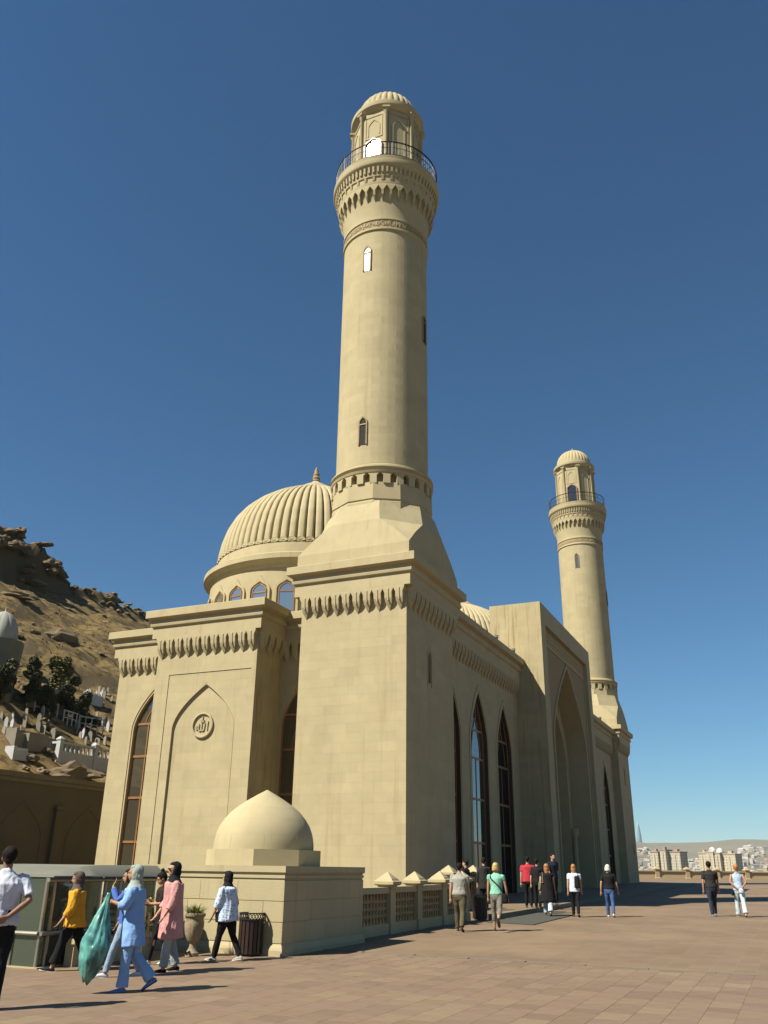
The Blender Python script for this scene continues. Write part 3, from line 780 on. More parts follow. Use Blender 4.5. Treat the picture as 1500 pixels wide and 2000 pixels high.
def tilebox(mb, x0, x1, y0, y1, h, t, z=0.0):
    c = 0.0025
    mb.add([(x0, y0, z), (x1, y0, z), (x1, y1, z), (x0, y1, z), (x0 + c, y0 + c, z + h), (x1 - c, y0 + c, z + h), (x1 - c, y1 - c, z + h), (x0 + c, y1 - c, z + h)],
           [(4, 5, 6, 7), (0, 1, 5, 4), (1, 2, 6, 5), (2, 3, 7, 6), (3, 0, 4, 7)], t)
for i, (dd_, x0, x1, y0) in enumerate(cells):
    k = rt.choices((0, 1, 2, 3), (3, 4, 2, 3))[0]; h = 0.002 + rt.uniform(-0.0005, 0.0005); t = rt.gauss(0, 0.5)
    if i < 300:
        key = (k, round(x1 - x0, 3), i % 5)
        if key not in tile_meshes:
            b = MB(); tilebox(b, 0.001, x1 - x0 - 0.001, 0.001, TW - 0.001, h, t); tile_meshes[key] = b.mesh('paving_tile', tile_m[k])
        inst('paving_tile', tile_meshes[key], plaza, (x0, y0, gz(W(x0, y0).y) + 0.001))
    else: tilebox(rest[k], x0 + 0.001, x1 - 0.001, y0 + 0.001, y0 + TW - 0.001, h, t, gz(W((x0 + x1) / 2, y0).y) + 0.001)
allm = MB()
for k, rb in enumerate(rest):
    if rb.v: rb.build('paving_tile_field', tile_m[k], plaza, kind='stuff')
# drain strip
ds = MB(); y = -40.0
while y < -4.4:
    ds.box((DRX + 0.01, y, gz(W(DRX, y).y) + 0.001), (DRX + 0.14, y + 0.97, gz(W(DRX, y).y) + 0.011)); y += 1.0
ds.build('drain_strip', mat('drain_concrete', (0.15, 0.12, 0.085), 0.9, var=0.15, vscale=8), plaza)
# ground beyond and below the terrace
far_m = mat('far_ground', (0.17, 0.145, 0.10), 0.95, var=0.2, vscale=0.004, c2=(0.12, 0.113, 0.072))
def rid(az):      # ridge height factor along the azimuth, degrees
    pts = [(-60, 1.0), (0, 0.9), (12, 0.98), (15, 1.06), (16, 0.98), (18, 0.99), (20, 1.02), (22, 1.06), (24, 1.02), (30, 0.95), (60, 0.8), (80, 0.7)]
    for (a, p), (b, q) in zip(pts[:-1], pts[1:]):
        if a <= az <= b: return p + (q - p) * (az - a) / (b - a)
    return 0.8
def farz(d, az):
    if d < 1200: return -30.0
    t = min(1.0, (d - 1200) / 3000)
    z = -30 + (150 * rid(az)) * (0.35 * t + 0.65 * t * t * (3 - 2 * t))
    if d > 4200: z -= (d - 4200) * 0.02
    q = Vector((math.sin(R(az)) * d, math.cos(R(az)) * d, 0))
    return z + (noise.fractal(q * 0.0016, 0.9, 2.1, 5) * 16 + noise.fractal(q * 0.006, 0.9, 2.1, 4) * 5) * min(1, t * 2.5)
mb = MB(); azs = [-75 + 1.25 * i for i in range(int(150 / 1.25) + 1)]; dsn = [90, 130, 200, 400, 800, 1200, 1400, 1600, 1800, 2000, 2250, 2500, 2750, 3000, 3250, 3500, 3750, 4000, 4200, 4400, 4800, 6000, 9000]
vs = [(math.sin(R(a)) * d, math.cos(R(a)) * d, farz(d, a)) for d in dsn for a in azs]; n = len(azs)
mb.add(vs, [(j * n + i, j * n + i + 1, (j + 1) * n + i + 1, (j + 1) * n + i) for j in range(len(dsn) - 1) for i in range(n - 1)])
hill_far = mb.build('distant_hills', far_m, smooth=True); hill_far['kind'] = 'structure'
mb = MB(); nn = 48; mb.add([(14000 * math.cos(2 * math.pi * i / nn), 14000 * math.sin(2 * math.pi * i / nn), -34) for i in range(nn)], [tuple(range(nn))])
gp = mb.build('ground', far_m); gp['kind'] = 'structure'
# raised walkway along the long side
wk = MB(); xs = [-3.2 + 2.96 * i for i in range(20)]
def strip(mb, y0, y1, z0, z1):
    vs = []
    for x in xs:
        vs += [(x, y0, gz(W(x, y0).y) + z0), (x, y0, gz(W(x, y0).y) + z1), (x, y1, gz(W(x, y1).y) + z1), (x, y1, gz(W(x, y1).y) + z0)]
    fs = []
    for i in range(len(xs) - 1):
        for k in range(4): fs.append((i * 4 + k, i * 4 + 4 + k, i * 4 + 4 + (k + 1) % 4, i * 4 + (k + 1) % 4))
    fs += [(0, 1, 2, 3), tuple(len(vs) - 4 + k for k in (3, 2, 1, 0))]
    mb.add(vs, fs)
strip(wk, -4.05, 3.0, -0.3, 0.14)
walk = wk.build('walkway', plaza_m, fix=True); walk.location = C0; walk.rotation_euler = (0, 0, ROTZ); walk['kind'] = 'structure'
kb = MB(); strip(kb, -4.3, -4.055, -0.3, 0.155); kbo = kb.build('kerb', mat('kerb_stone', (0.17, 0.135, 0.085), 0.9, var=0.15, vscale=2), fix=True); kbo.location = C0; kbo.rotation_euler = (0, 0, ROTZ); kbo['kind'] = 'structure'
mt = MB(); mcs = [(-4.6, -4.34), (-4.9, -5.75), (0.5, -5.65), (1.0, -4.34)]
vs = [(x, y, gz(W(x, y).y) + 0.006) for x, y in mcs] + [(x, y, gz(W(x, y).y) + 0.02) for x, y in mcs]
mt.add(vs, [(4, 7, 6, 5), (0, 1, 5, 4), (1, 2, 6, 5), (2, 3, 7, 6), (3, 0, 4, 7)])
mo = mt.build('entrance_mat', mat('green_mat', (0.05, 0.05, 0.038), 0.95, var=0.2, vscale=8, bump=0.3, bscale=60), fix=True); mo.location = C0; mo.rotation_euler = (0, 0, ROTZ)
setp(mo, 'grey green entrance mat lying on the paving beside the walkway kerb', 'mat')

# ================================================================ TOMB BLOCK
tomb = empty('domed_tomb', W(-15.37, -4.15, 0), ROTZ, 'square stone tomb block with small smooth dome, beside the balustrade', 'tomb')
TBX, TBY = 3.2, 3.02
c = MB(); c.rects((0, TBX, 0, TBY), [(0.05, -0.05), (0.05, 0.10), (0.035, 0.14), (0.0, 0.2), (0.0, 1.20), (-0.012, 1.205), (-0.012, 1.225), (0.012, 1.235), (0.012, 1.28), (-0.008, 1.285), (-0.008, 1.305), (0.03, 1.33), (0.03, 1.435)])
tb = c.build('block_body', stone_p, tomb)
rg = random.Random(21)
for face, ln in (('x', TBY), ('y', TBX)):
    for r in range(3):
        z0 = 0.21 + r * 0.33; z1 = z0 + 0.325; a = -0.4 if r % 2 else 0.0
        while a < ln:
            b = min(a + rg.choice((0.8, 0.8, 0.95, 0.6)), ln)
            if ln - b < 0.2: b = ln
            a_ = max(a, 0.0); e = 0.010
            if b - a_ > 0.05:
                P = (lambda q, z, d: (-d, q, z)) if face == 'x' else (lambda q, z, d: (q, -d, z))
                m_ = MB(); m_.obox(P, (a_ + 0.003 - (e if a_ == 0 and face == 'y' else 0), z0 + 0.003, -0.02), (b - 0.003, z1 - 0.003, e + rg.uniform(-0.002, 0.002)), rg.gauss(0, 0.6)); m_.build('stone_block', stone, tb, fix=True)
            a = b
dr = MB(); dr.lathe([(1.15, 1.43), (1.15, 1.725)], 8, (1.68, 1.5), ph=R(22.5)); dr.build('octagonal_drum', stone_p, tomb)
db = MB(); db.lathe([(1.0, 1.72), (0.998, 1.82), (0.985, 1.93), (0.955, 2.05), (0.90, 2.18), (0.815, 2.31), (0.70, 2.44), (0.55, 2.56), (0.38, 2.67), (0.2, 2.775), (0.015, 2.875)], 64, (1.68, 1.5))
dome_c = db.build('dome', stone_p, tomb, smooth=40)
sj = MB()          # thin raised mortar joints of the dome's stones
def prof_r(z):
    pr = [(1.0, 1.72), (0.998, 1.82), (0.985, 1.93), (0.955, 2.05), (0.90, 2.18), (0.815, 2.31), (0.70, 2.44), (0.55, 2.56), (0.38, 2.67)]
    for (r0_, z0_), (r1_, z1_) in zip(pr[:-1], pr[1:]):
        if z0_ <= z <= z1_: return r0_ + (r1_ - r0_) * (z - z0_) / (z1_ - z0_)
    return 0.3
for k, (za, zb) in enumerate(((1.72, 2.0), (2.0, 2.28), (2.28, 2.5))):
    n_ = 9
    for i in range(n_):
        a = 2 * math.pi * (i + 0.5 * (k % 2)) / n_ + 0.2
        q = [(1.68 + (prof_r(z) + 0.0005) * math.cos(a), 1.5 + (prof_r(z) + 0.0005) * math.sin(a), z) for z in [za + (zb - za) * s / 4 for s in range(5)]]
        sj.path(q, 0.0016, 4)
    q = [(1.68 + (prof_r(zb)) * math.cos(2 * math.pi * i / 60), 1.5 + (prof_r(zb)) * math.sin(2 * math.pi * i / 60), zb) for i in range(61)]
    sj.path(q, 0.0012, 4)
sj.build('mortar_joints', joint, tomb, kind='stuff')
sb = MB()          # scroll bracket on the back corner
for i in range(3): sb.bar((TBX + 0.02 + 0.05 * i, 0.1, 1.25 - i * 0.12), (TBX + 0.02 + 0.05 * i, 0.4, 1.25 - i * 0.12), 0.09, 10)
sb.build('scroll_bracket', stone_p, tomb)

# ================================================================ BALUSTRADE
bal = empty('stone_balustrade', W(-12.1, -3.62, 0), ROTZ, 'stone balustrade of pierced lattice panels and pyramid capped posts, beside the tomb', 'balustrade')
def post_mesh():
    m_ = MB(); m_.rects((-0.15, 0.15, -0.15, 0.15), [(0.03, 0), (0.03, 0.2), (0, 0.24), (0, 0.92), (0.02, 0.94), (0.02, 1.0)]); m_.rects((-0.15, 0.15, -0.15, 0.15), [(-0.07, 1.0), (-0.07, 1.0)])
    return m_.mesh('post', stone_p)
def cap_mesh():
    m_ = MB(); m_.rects((-0.15, 0.15, -0.15, 0.15), [(0.04, 1.0), (0.10, 1.03), (0.10, 1.09), (0.06, 1.11), (0.03, 1.15), (-0.145, 1.30)])
    return m_.mesh('post_cap', stone_p)
PM, CM = post_mesh(), cap_mesh()
def lattice(parent, x0, x1, zg):
    m_ = MB(); m_.box((x0, -0.13, zg - 0.1), (x1, 0.13, zg + 0.22)); m_.box((x0, -0.12, zg + 0.84), (x1, 0.12, zg + 0.97)); pp = m_.build('rail', stone_p, parent)
    q = MB(); n = max(3, round((x1 - x0) / 0.17)); w_ = (x1 - x0) / n
    for i in range(n + 1): q.box((x0 + i * w_ - 0.028, -0.045, zg + 0.22), (x0 + i * w_ + 0.028, 0.045, zg + 0.84))
    for z in (0.38, 0.53, 0.68): q.box((x0, -0.042, zg + z - 0.03), (x1, 0.042, zg + z + 0.03))
    for i in range(n):
        cx_ = x0 + (i + 0.5) * w_
        for z in (0.30, 0.455, 0.605, 0.76): q.bar((cx_ - w_ / 2, 0, zg + z - 0.07), (cx_ + w_ / 2, 0, zg + z + 0.07), 0.024, 4); q.bar((cx_ + w_ / 2, 0, zg + z - 0.07), (cx_ - w_ / 2, 0, zg + z + 0.07), 0.024, 4)
    q.build('lattice_panel', stone_o, parent, kind='stuff')
pxs = []
for px in (757, 810, 859, 902):
    P = onplane(px, 1722, W(0, -3.62, 0), VD); pxs.append(L(P)[0] + 12.1)
prev = 0.0
for x in pxs:
    zg = gz(W(x - 12.1, -3.62).y)
    o = inst('post', PM, bal, (x, 0, zg)); inst('post_cap', CM, o)
    lattice(bal, prev + 0.02, x - 0.15, zg); prev = x + 0.15
bal2 = empty('stone_balustrade', W(-1.2, -2.6, 0), ROTZ, 'short stone balustrade with two pyramid capped posts below the tower corner', 'balustrade')
for x, nxt in ((-1.6, 0.6), (0.75, None)):
    zg = gz(W(x - 1.2, -2.6).y) + 0.14
    o = inst('post', PM, bal2, (x, 0, zg)); inst('post_cap', CM, o)
    if nxt: lattice(bal2, x + 0.15, nxt, zg)

# ================================================================ STAIR CANOPY
can = empty('stair_canopy', W(-19.2, -2.0, 0), ROTZ, 'low glass stair enclosure with curved grey metal roof on slim steel posts', 'canopy')
roof_m = mat('grey_metal_roof', (0.20, 0.195, 0.15), 0.5, metal=0.1, var=0.06, vscale=2)
steel = mat('brushed_steel', (0.30, 0.28, 0.23), 0.4, metal=0.7, var=0.1, vscale=5)
def roofz(x): return 1.41 - 0.14 * max(0.0, (1.9 - x) / 1.5) ** 2
rm = MB(); n = 20; vs = []; fs = []
XE = 3.05
for i in range(n + 1):
    x = 0.42 + (XE - 0.34) * i / n; z = roofz(x)
    vs += [(x, -0.14, 1.23), (x, -0.13, 1.25), (x, 0.08, max(1.27, z)), (x, 2.0, max(1.27, z)), (x, 2.1, 1.23)]
for i in range(n):
    for k in range(5): fs.append((i * 5 + k, i * 5 + 5 + k, i * 5 + 5 + (k + 1) % 5, i * 5 + (k + 1) % 5))
fs += [(0, 1, 2, 3, 4), tuple(n * 5 + k for k in (4, 3, 2, 1, 0))]
rm.add(vs, fs); rm.build('roof', roof_m, can, fix=True, smooth=30)
for x in (0.45, 0.6, 1.1, 1.62, 1.74, 2.1, 2.55, 2.66, 3.0):
    b = MB(); b.bar((x, 0.0, -0.02), (x, 0.0, 1.24), 0.028, 8); b.build('post', steel, can)
for x in (0.45, 1.5, 3.0):
    b = MB(); b.bar((x, 1.9, -0.02), (x, 1.9, 1.24), 0.028, 8); b.build('post', steel, can)
for z in (0.46, 1.19):
    b = MB(); b.bar((0.42, -0.04, z), (3.0, -0.04, z), 0.032, 8); b.build('rail', steel, can)
gmat = bpy.data.materials.new('canopy_glass'); gmat.use_nodes = True
N_ = gmat.node_tree.nodes; K_ = gmat.node_tree.links.new; N_.remove(N_['Principled BSDF'])
tr = N_.new('ShaderNodeBsdfTransparent'); tr.inputs[0].default_value = (0.62, 0.74, 0.62, 1); gl_ = N_.new('ShaderNodeBsdfGlossy'); gl_.inputs['Roughness'].default_value = 0.03; gl_.inputs[0].default_value = (0.8, 0.9, 0.82, 1)
df = N_.new('ShaderNodeBsdfTranslucent'); df.inputs[0].default_value = (0.26, 0.33, 0.23, 1)
fz = N_.new('ShaderNodeFresnel'); fz.inputs[0].default_value = 1.6
dd2 = N_.new('ShaderNodeBsdfDiffuse'); dd2.inputs[0].default_value = (0.13, 0.165, 0.115, 1); ad_ = N_.new('ShaderNodeAddShader'); K_(df.outputs[0], ad_.inputs[0]); K_(dd2.outputs[0], ad_.inputs[1])
m1_ = N_.new('ShaderNodeMixShader'); m1_.inputs[0].default_value = 0.34; K_(tr.outputs[0], m1_.inputs[1]); K_(ad_.outputs[0], m1_.inputs[2])
m2_ = N_.new('ShaderNodeMixShader'); K_(fz.outputs[0], m2_.inputs[0]); K_(m1_.outputs[0], m2_.inputs[1]); K_(gl_.outputs[0], m2_.inputs[2]); K_(m2_.outputs[0], N_['Material Output'].inputs[0])
gx = [0.45, 0.62, 1.1, 1.68, 2.1, 2.6, 3.0]
for a, b_ in zip(gx[:-1], gx[1:]):
    b = MB(); b.box((a + 0.03, -0.006, 0.02), (b_ - 0.03, 0.006, 1.25)); b.build('glass_panel', gmat, can)
b = MB(); b.box((0.44, 0.03, 0.02), (0.452, 1.87, 1.22)); b.build('glass_panel', gmat, can)
for y_ in (0.5, 1.0, 1.5):
    b = MB(); b.bar((0.43, y_, 0.0), (0.43, y_, 1.24), 0.022, 8); b.build('post', steel, can)
b = MB(); b.bar((0.41, 0.0, 0.46), (0.41, 1.9, 0.46), 0.03, 8); b.build('rail', steel, can)
b = MB(); b.box((0.38, -0.1, -0.02), (3.1, 0.1, 0.02)); b.box((0.38, 0.1, -0.02), (0.52, 2.0, 0.02)); b.build('sill', stone_p, can)
b = MB(); b.box((0.53, 0.12, -0.02), (3.05, 1.95, 0.012)); b.build('stair_well_floor', mat('green_floor', (0.20, 0.235, 0.165), 0.6, var=0.25, vscale=1.5), can)  # floor in its own light green, varied by noise
lw_ = empty('low_wall', W(-18.35, -2.32, 0), ROTZ, 'low pale stone kerb wall in front of the glass stair enclosure', 'wall')
b = MB(); b.rects((0, 1.75, 0, 0.16), [(0.0, -0.02), (0.0, 0.3), (0.03, 0.31), (0.03, 0.38)]); b.build('coping', stone_p, lw_)
brass = mat('brass_handrail', (0.55, 0.40, 0.14), 0.28, metal=0.85)
hr = empty('handrail', W(-16.95, -2.45, 0), ROTZ, 'curved brass handrail beside the stone tomb, at the head of the stairs', 'handrail')
b = MB(); pts = [(0.0, 0, 0.0), (0.0, 0, 0.78), (0.03, 0, 0.86), (0.10, 0, 0.9), (0.18, 0, 0.86), (0.2, 0, 0.78)]; b.path(pts, 0.022, 8); b.path([(0.2, 0, 0.78), (0.9, 0.5, 0.5)], 0.022, 8); b.build('top_rail', brass, hr)
for z in (0.32, 0.56): b = MB(); b.bar((0, 0, z), (0.9, 0.5, z - 0.2), 0.014, 6); b.build('mid_rail', brass, hr)
b = MB(); b.bar((0.42, 0.23, 0), (0.42, 0.23, 0.68), 0.02, 8); b.build('post', brass, hr)

# ================================================================ URN, BINS
def mat_leaf(name, c): return mat(name, c, 0.7, var=0.35, vscale=3)
urn_p = gnd(374, 1868)
urn = empty('planter_urn', urn_p, 0, 'carved stone goblet urn with a grassy green plant, before the tomb wall', 'urn')
b = MB(); b.lathe([(0.17, 0), (0.17, 0.05), (0.12, 0.08), (0.08, 0.13), (0.075, 0.17), (0.12, 0.2), (0.15, 0.22), (0.21, 0.30), (0.24, 0.40), (0.245, 0.46), (0.225, 0.5), (0.235, 0.53), (0.27, 0.55), (0.275, 0.58), (0.25, 0.59), (0.22, 0.56), (0.0, 0.55)], 32, fr=lambda r, z, a: r * (1 + (0.035 * math.sin(12 * a) if 0.2 < z < 0.5 else 0)))
b.build('bowl', mat('weathered_stone', (0.24, 0.19, 0.115), 0.9, var=0.25, vscale=9, bump=0.4, bscale=30), urn, smooth=50).scale = (0.66, 0.66, 1.12)
def blades(n, h, sp, seed, r0=0.1, w_=0.012):
    q = MB(); rg = random.Random(seed)
    for i in range(n):
        a = rg.uniform(0, 6.283); r_ = rg.uniform(0, r0); hh = h * rg.uniform(0.5, 1); s_ = sp * rg.uniform(0.3, 1)
        ca, sa = math.cos(a), math.sin(a); p = []
        for t in (0, 0.4, 0.75, 1.0):
            rr_ = r_ + s_ * t * t; ww = w_ * (1 - 0.85 * t)
            for s in (-1, 1): p.append((rr_ * ca - s * ww * sa, rr_ * sa + s * ww * ca, hh * (t - 0.25 * t * t * s_ / 0.2)))
        q.add(p, [(0, 1, 3, 2), (2, 3, 5, 4), (4, 5, 7, 6)], rg.gauss(0, 1))
    return q
q = blades(170, 0.22, 0.2, 5, 0.13); o = q.build('leaves', mat('urn_leaves', (0.17, 0.19, 0.045), 0.7, var=0.3, vscale=8, tone=0.3), urn, kind='stuff'); o.location = (0, 0, 0.62)
rosewood = mat('reddish_wood_slats', (0.022, 0.009, 0.006), 0.5, var=0.3, vscale=12)
def bin_(loc, label):
    e = empty('litter_bin', loc, 0, label, 'bin', 'round slatted litter bins')
    for i in range(18):
        a = 2 * math.pi * i / 18; o = None
        b = MB(); b.box((0.185, -0.027, 0.04), (0.21, 0.027, 0.56)); o = b.build('slat', rosewood, e); o.rotation_euler = (0, 0, a)
    b = MB(); b.lathe([(0.182, 0.02), (0.182, 0.55)], 24, caps=True); b.build('liner', iron, e, smooth=40)
    b = MB(); b.lathe([(0.2, 0.555), (0.225, 0.56), (0.225, 0.575), (0.2, 0.58)], 24, caps=False); b.lathe([(0.2, 0.655), (0.228, 0.66), (0.228, 0.672), (0.2, 0.675)], 24, caps=False)
    for i in range(24):
        a = 2 * math.pi * i / 24; a2 = 2 * math.pi * (i + 1) / 24
        b.bar((0.212 * math.cos(a), 0.212 * math.sin(a), 0.57), (0.212 * math.cos(a2), 0.212 * math.sin(a2), 0.665), 0.008, 4); b.bar((0.212 * math.cos(a2), 0.212 * math.sin(a2), 0.57), (0.212 * math.cos(a), 0.212 * math.sin(a), 0.665), 0.008, 4)
    b.build('rim', iron, e)
    return e
bin_(gnd(487, 1867), 'dark slatted litter bin in front of the sunlit tomb wall')
bin_(gnd(938, 1797), 'reddish slatted litter bin in the shade at the end of the balustrade')
# ================================================================ FAR PARAPET
par_m = mat('parapet_stone', (0.36, 0.275, 0.155), 0.9, var=0.08, vscale=0.5)
par = empty('terrace_parapet', (30, yfar(30), gz(yfar(30))), 0, 'long low stone parapet with square posts at the far edge of the plaza', 'parapet')
def PW(x, z, dy=0.0):
    y = yfar(x) + dy; return Vector((x - 30, y - yfar(30), gz(yfar(x)) - gz(yfar(30)) + z))
pang = math.atan2(0.145, 1.0)
x = 14.0; step = 3.75; first = True
pm_ = MB(); pm_.rects((-0.25, 0.25, -0.25, 0.25), [(0.08, -0.4), (0.08, 0.12), (0, 0.16), (0, 0.98), (0.08, 1.02), (0.08, 1.12), (-0.22, 1.34)]); pme_ = pm_.mesh('post', par_m)
while x < 100:
    inst('post', pme_, par, PW(x, 0), pang)
    b = MB(); a, c = PW(x, 0), PW(x + step, 0); dv = (c - a).normalized(); nv = Vector((-dv.y, dv.x, 0))
    for (h0, h1, th) in ((-0.4, 0.16, 0.2), (0.16, 0.80, 0.1), (0.80, 0.94, 0.22)):
        p0 = a + dv * 0.24; p1 = c - dv * 0.24
        vs = [p0 - nv * th + Vector((0, 0, h0)), p1 - nv * th + Vector((0, 0, h0)), p1 + nv * th + Vector((0, 0, h0)), p0 + nv * th + Vector((0, 0, h0)), p0 - nv * th + Vector((0, 0, h1)), p1 - nv * th + Vector((0, 0, h1)), p1 + nv * th + Vector((0, 0, h1)), p0 + nv * th + Vector((0, 0, h1))]
        b.add(vs, [(3, 2, 1, 0), (4, 5, 6, 7), (0, 1, 5, 4), (1, 2, 6, 5), (2, 3, 7, 6), (3, 0, 4, 7)])
    b.build('panel', par_m, par); x += step
# ================================================================ CITY
def AZ(px): 
    d = ray(px, 1700); return math.atan2(d.x, d.y)
def gridmat(name, c1, cw, sx, sz):
    def ex(N, K, src, last, b):
        sp_ = N.new('ShaderNodeSeparateXYZ'); K(src, sp_.inputs[0])
        ad = N.new('ShaderNodeMath'); ad.operation = 'ADD'; K(sp_.outputs['X'], ad.inputs[0]); K(sp_.outputs['Y'], ad.inputs[1])
        cb_ = N.new('ShaderNodeCombineXYZ'); K(ad.outputs[0], cb_.inputs['X']); K(sp_.outputs['Z'], cb_.inputs['Y'])
        br = N.new('ShaderNodeTexBrick'); br.offset = 0.0; br.inputs['Scale'].default_value = 1; br.inputs['Brick Width'].default_value = sx; br.inputs['Row Height'].default_value = sz
        br.inputs['Mortar Size'].default_value = 0.75; br.inputs['Mortar Smooth'].default_value = 0.1; br.inputs['Color1'].default_value = (*cw, 1); br.inputs['Color2'].default_value = (*[q * 1.3 for q in cw], 1); br.inputs['Mortar'].default_value = (*c1, 1)
        K(cb_.outputs[0], br.inputs['Vector']); return br.outputs['Color']
    return mat(name, c1, 0.85, extra=ex)
apt_m = [gridmat('apartment_facade', (0.36, 0.32, 0.23), (0.20, 0.18, 0.145), 3.6, 3.1), gridmat('apartment_facade_cream', (0.40, 0.34, 0.23), (0.21, 0.185, 0.145), 3.2, 3.0)]
apt_s = mat('apartment_service_core', (0.33, 0.29, 0.21), 0.85)
apt_r = mat('apartment_roof', (0.26, 0.18, 0.14), 0.85); white_r = mat('white_roof_dome', (0.45, 0.44, 0.40), 0.7)
DC = 1150.0
def apartment(label, pxs, ztop_px, k, domes):
    # pxs: list of (px0, px1, depth, dz) volumes side by side
    a = AZ(pxs[0][0]); base = Vector((math.sin(a) * DC, math.cos(a) * DC, -31)); rz = -a + R(-26)
    e = empty('apartment_block', base, rz, label, 'building', 'apartment blocks in the distance')
    el = (1704 - ztop_px) / 1850.0 * DC * 0.88 + 1.4 + 31
    x = 0.0
    for j, (p0, p1, dep, dzz, off) in enumerate(pxs):
        wd = (p1 - p0) / 1870.0 * DC / math.cos(R(26)) * 0.80
        b = MB(); b.box((x, off, 0), (x + wd, off + dep, el + dzz)); b.build('wing', apt_m[k], e)
        b = MB(); b.box((x - 0.6, off - 0.6, el + dzz), (x + wd + 0.6, off + dep + 0.6, el + dzz + 1.2)); b.box((x + wd * .3, off + dep * .3, el + dzz + 1.2), (x + wd * .6, off + dep * .6, el + dzz + 4)); b.build('roof', apt_r if k == 0 else apt_s, e)
        b = MB(); b.box((x + wd * 0.46, off - 0.9, 0), (x + wd * 0.58, off - 0.02, el + dzz - 2)); b.build('stair_core', apt_s, e)
        if domes and j in domes:
            b = MB(); b.lathe([(4.2, el + dzz + 1.2), (4.1, el + dzz + 2.6), (3.3, el + dzz + 4.6), (1.8, el + dzz + 5.8), (0.1, el + dzz + 6.4)], 16, (x + wd * 0.5, off + dep * .5)); b.build('roof_dome', white_r, e, smooth=40)
        x += wd + 0.3
apartment('pair of pale stepped tower blocks nearest the mosque, right of its far corner', [(1273, 1291, 16, 0, 0), (1291, 1300, 12, -1, 4), (1300, 1313, 18, 2, -6), (1313, 1338, 20, 0, 2)], 1664, 0, None)
apartment('wide cream tower block with white roof domes behind the walking man', [(1368, 1384, 18, 2, 0), (1384, 1402, 20, 3, -2), (1402, 1414, 18, 2, 0), (1418, 1446, 18, 1, 6)], 1669, 1, (1, 2))
# flame-shaped glass tower far away on the ridge
a = AZ(1251); Df = 4700.0; ft = MB(); vs = []; n = 12; rings = 14; Hf = (1702.5 - 1615) / 1806 * Df * 1.02 - 60
for j in range(rings + 1):
    t = j / rings; wv = 24 * (1 - 0.05 * t) * (1 - max(0, (t - 0.35) / 0.65) ** 1.8 * 0.93); cxv = 9 * t * t
    for i in range(n):
        an = 2 * math.pi * i / n; vs.append((cxv + wv * math.cos(an) * (0.85 if math.cos(an) > 0 else 1.0), wv * 0.6 * math.sin(an), Hf * t))
ft.add(vs, [(j * n + i, j * n + (i + 1) % n, (j + 1) * n + (i + 1) % n, (j + 1) * n + i) for j in range(rings) for i in range(n)] + [tuple(rings * n + i for i in range(n))])
fo = ft.build('skyscraper', mat('blue_glass_skin', (0.16, 0.26, 0.29), 0.35, var=0.1, vscale=0.05), smooth=True)
fo.location = (math.sin(a) * Df, math.cos(a) * Df, 60); fo.rotation_euler = (0, 0, -a)
setp(fo, 'blue glass flame shaped skyscraper on the distant ridge', 'skyscraper')
# pale little houses of the town
hm = [mat('house_white', (0.34, 0.32, 0.28), 0.85), mat('house_cream', (0.27, 0.23, 0.165), 0.85), mat('house_pink', (0.22, 0.165, 0.13), 0.85), mat('house_grey', (0.16, 0.155, 0.145), 0.85)]
hmesh = []
for k in range(4):
    b = MB(); b.box((-6, -5, 0), (6, 5, 7)); b.add([(-6.4, -5.4, 7), (6.4, -5.4, 7), (6.4, 5.4, 7), (-6.4, 5.4, 7), (-5, 0, 9.5), (5, 0, 9.5)], [(0, 1, 5, 4), (1, 2, 5), (2, 3, 4, 5), (3, 0, 4), (3, 2, 1, 0)]); hmesh.append(b.mesh('town_house', hm[k]))
rg = random.Random(31); cnt = 0
spans = [((1238, 1278), (1650, 3050), 60), ((1336, 1372), (1500, 2500), 45), ((1440, 1502), (1600, 3150), 95)]
for (p0, p1), (da, db_), cn in spans:
    for i in range(cn):
        px = rg.uniform(p0, p1); d = rg.uniform(da, db_); a = AZ(px); az = math.degrees(a)
        o = bpy.data.objects.new('town_house', hmesh[rg.choices((0, 1, 2, 3), (5, 3, 1, 2))[0]]); col.objects.link(o)
        o.location = (math.sin(a) * d, math.cos(a) * d, farz(d, az) - 2); o.rotation_euler = (0, 0, rg.uniform(0, 3.1)); s_ = rg.uniform(0.4, 0.9) * d / 2400 + 0.1; o.scale = (s_ * rg.uniform(0.8, 1.6), s_, s_ * rg.uniform(0.8, 1.8))
        setp(o, 'tiny pale house in the far-off town below the hills', 'house', 'houses of the far-off town')
# ================================================================ LEFT RETAINING WALL AND HILLSIDE
RWY = 22.0
rw = empty('retaining_wall', W(-14, RWY, 0), ROTZ, 'tall shaded stone retaining wall with blind arches below the hillside', 'wall')
m_ = MB(); m_.box((0, 0.0, -1), (64, 0.35, 5.45)); m_.build('wall_face', mat('retaining_stone', (0.085, 0.068, 0.04), 0.9, var=0.15, vscale=0.8, bump=0.3, bscale=25), rw)  # stone colour darkened to carry the wall's deep shade
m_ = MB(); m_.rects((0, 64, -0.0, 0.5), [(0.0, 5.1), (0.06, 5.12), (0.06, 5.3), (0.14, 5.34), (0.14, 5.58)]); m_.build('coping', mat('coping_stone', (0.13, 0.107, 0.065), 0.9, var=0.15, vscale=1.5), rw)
for k in range(13):
    op = Op(4 + k * 4.6, 1.35, -0.5, 2.6, 4.1); P = lambda a, z, d: (a, -d, z)
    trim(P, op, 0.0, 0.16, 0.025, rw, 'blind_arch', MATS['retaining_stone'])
    m_ = MB(); m_.rects((4 + (k + 0.5) * 4.6 - 0.3, 4 + (k + 0.5) * 4.6 + 0.3, -0.2, 0.0), [(0, -0.5), (0, 3.9), (0.06, 4.0), (0.06, 4.15)]); m_.build('pilaster', MATS['retaining_stone'], rw)
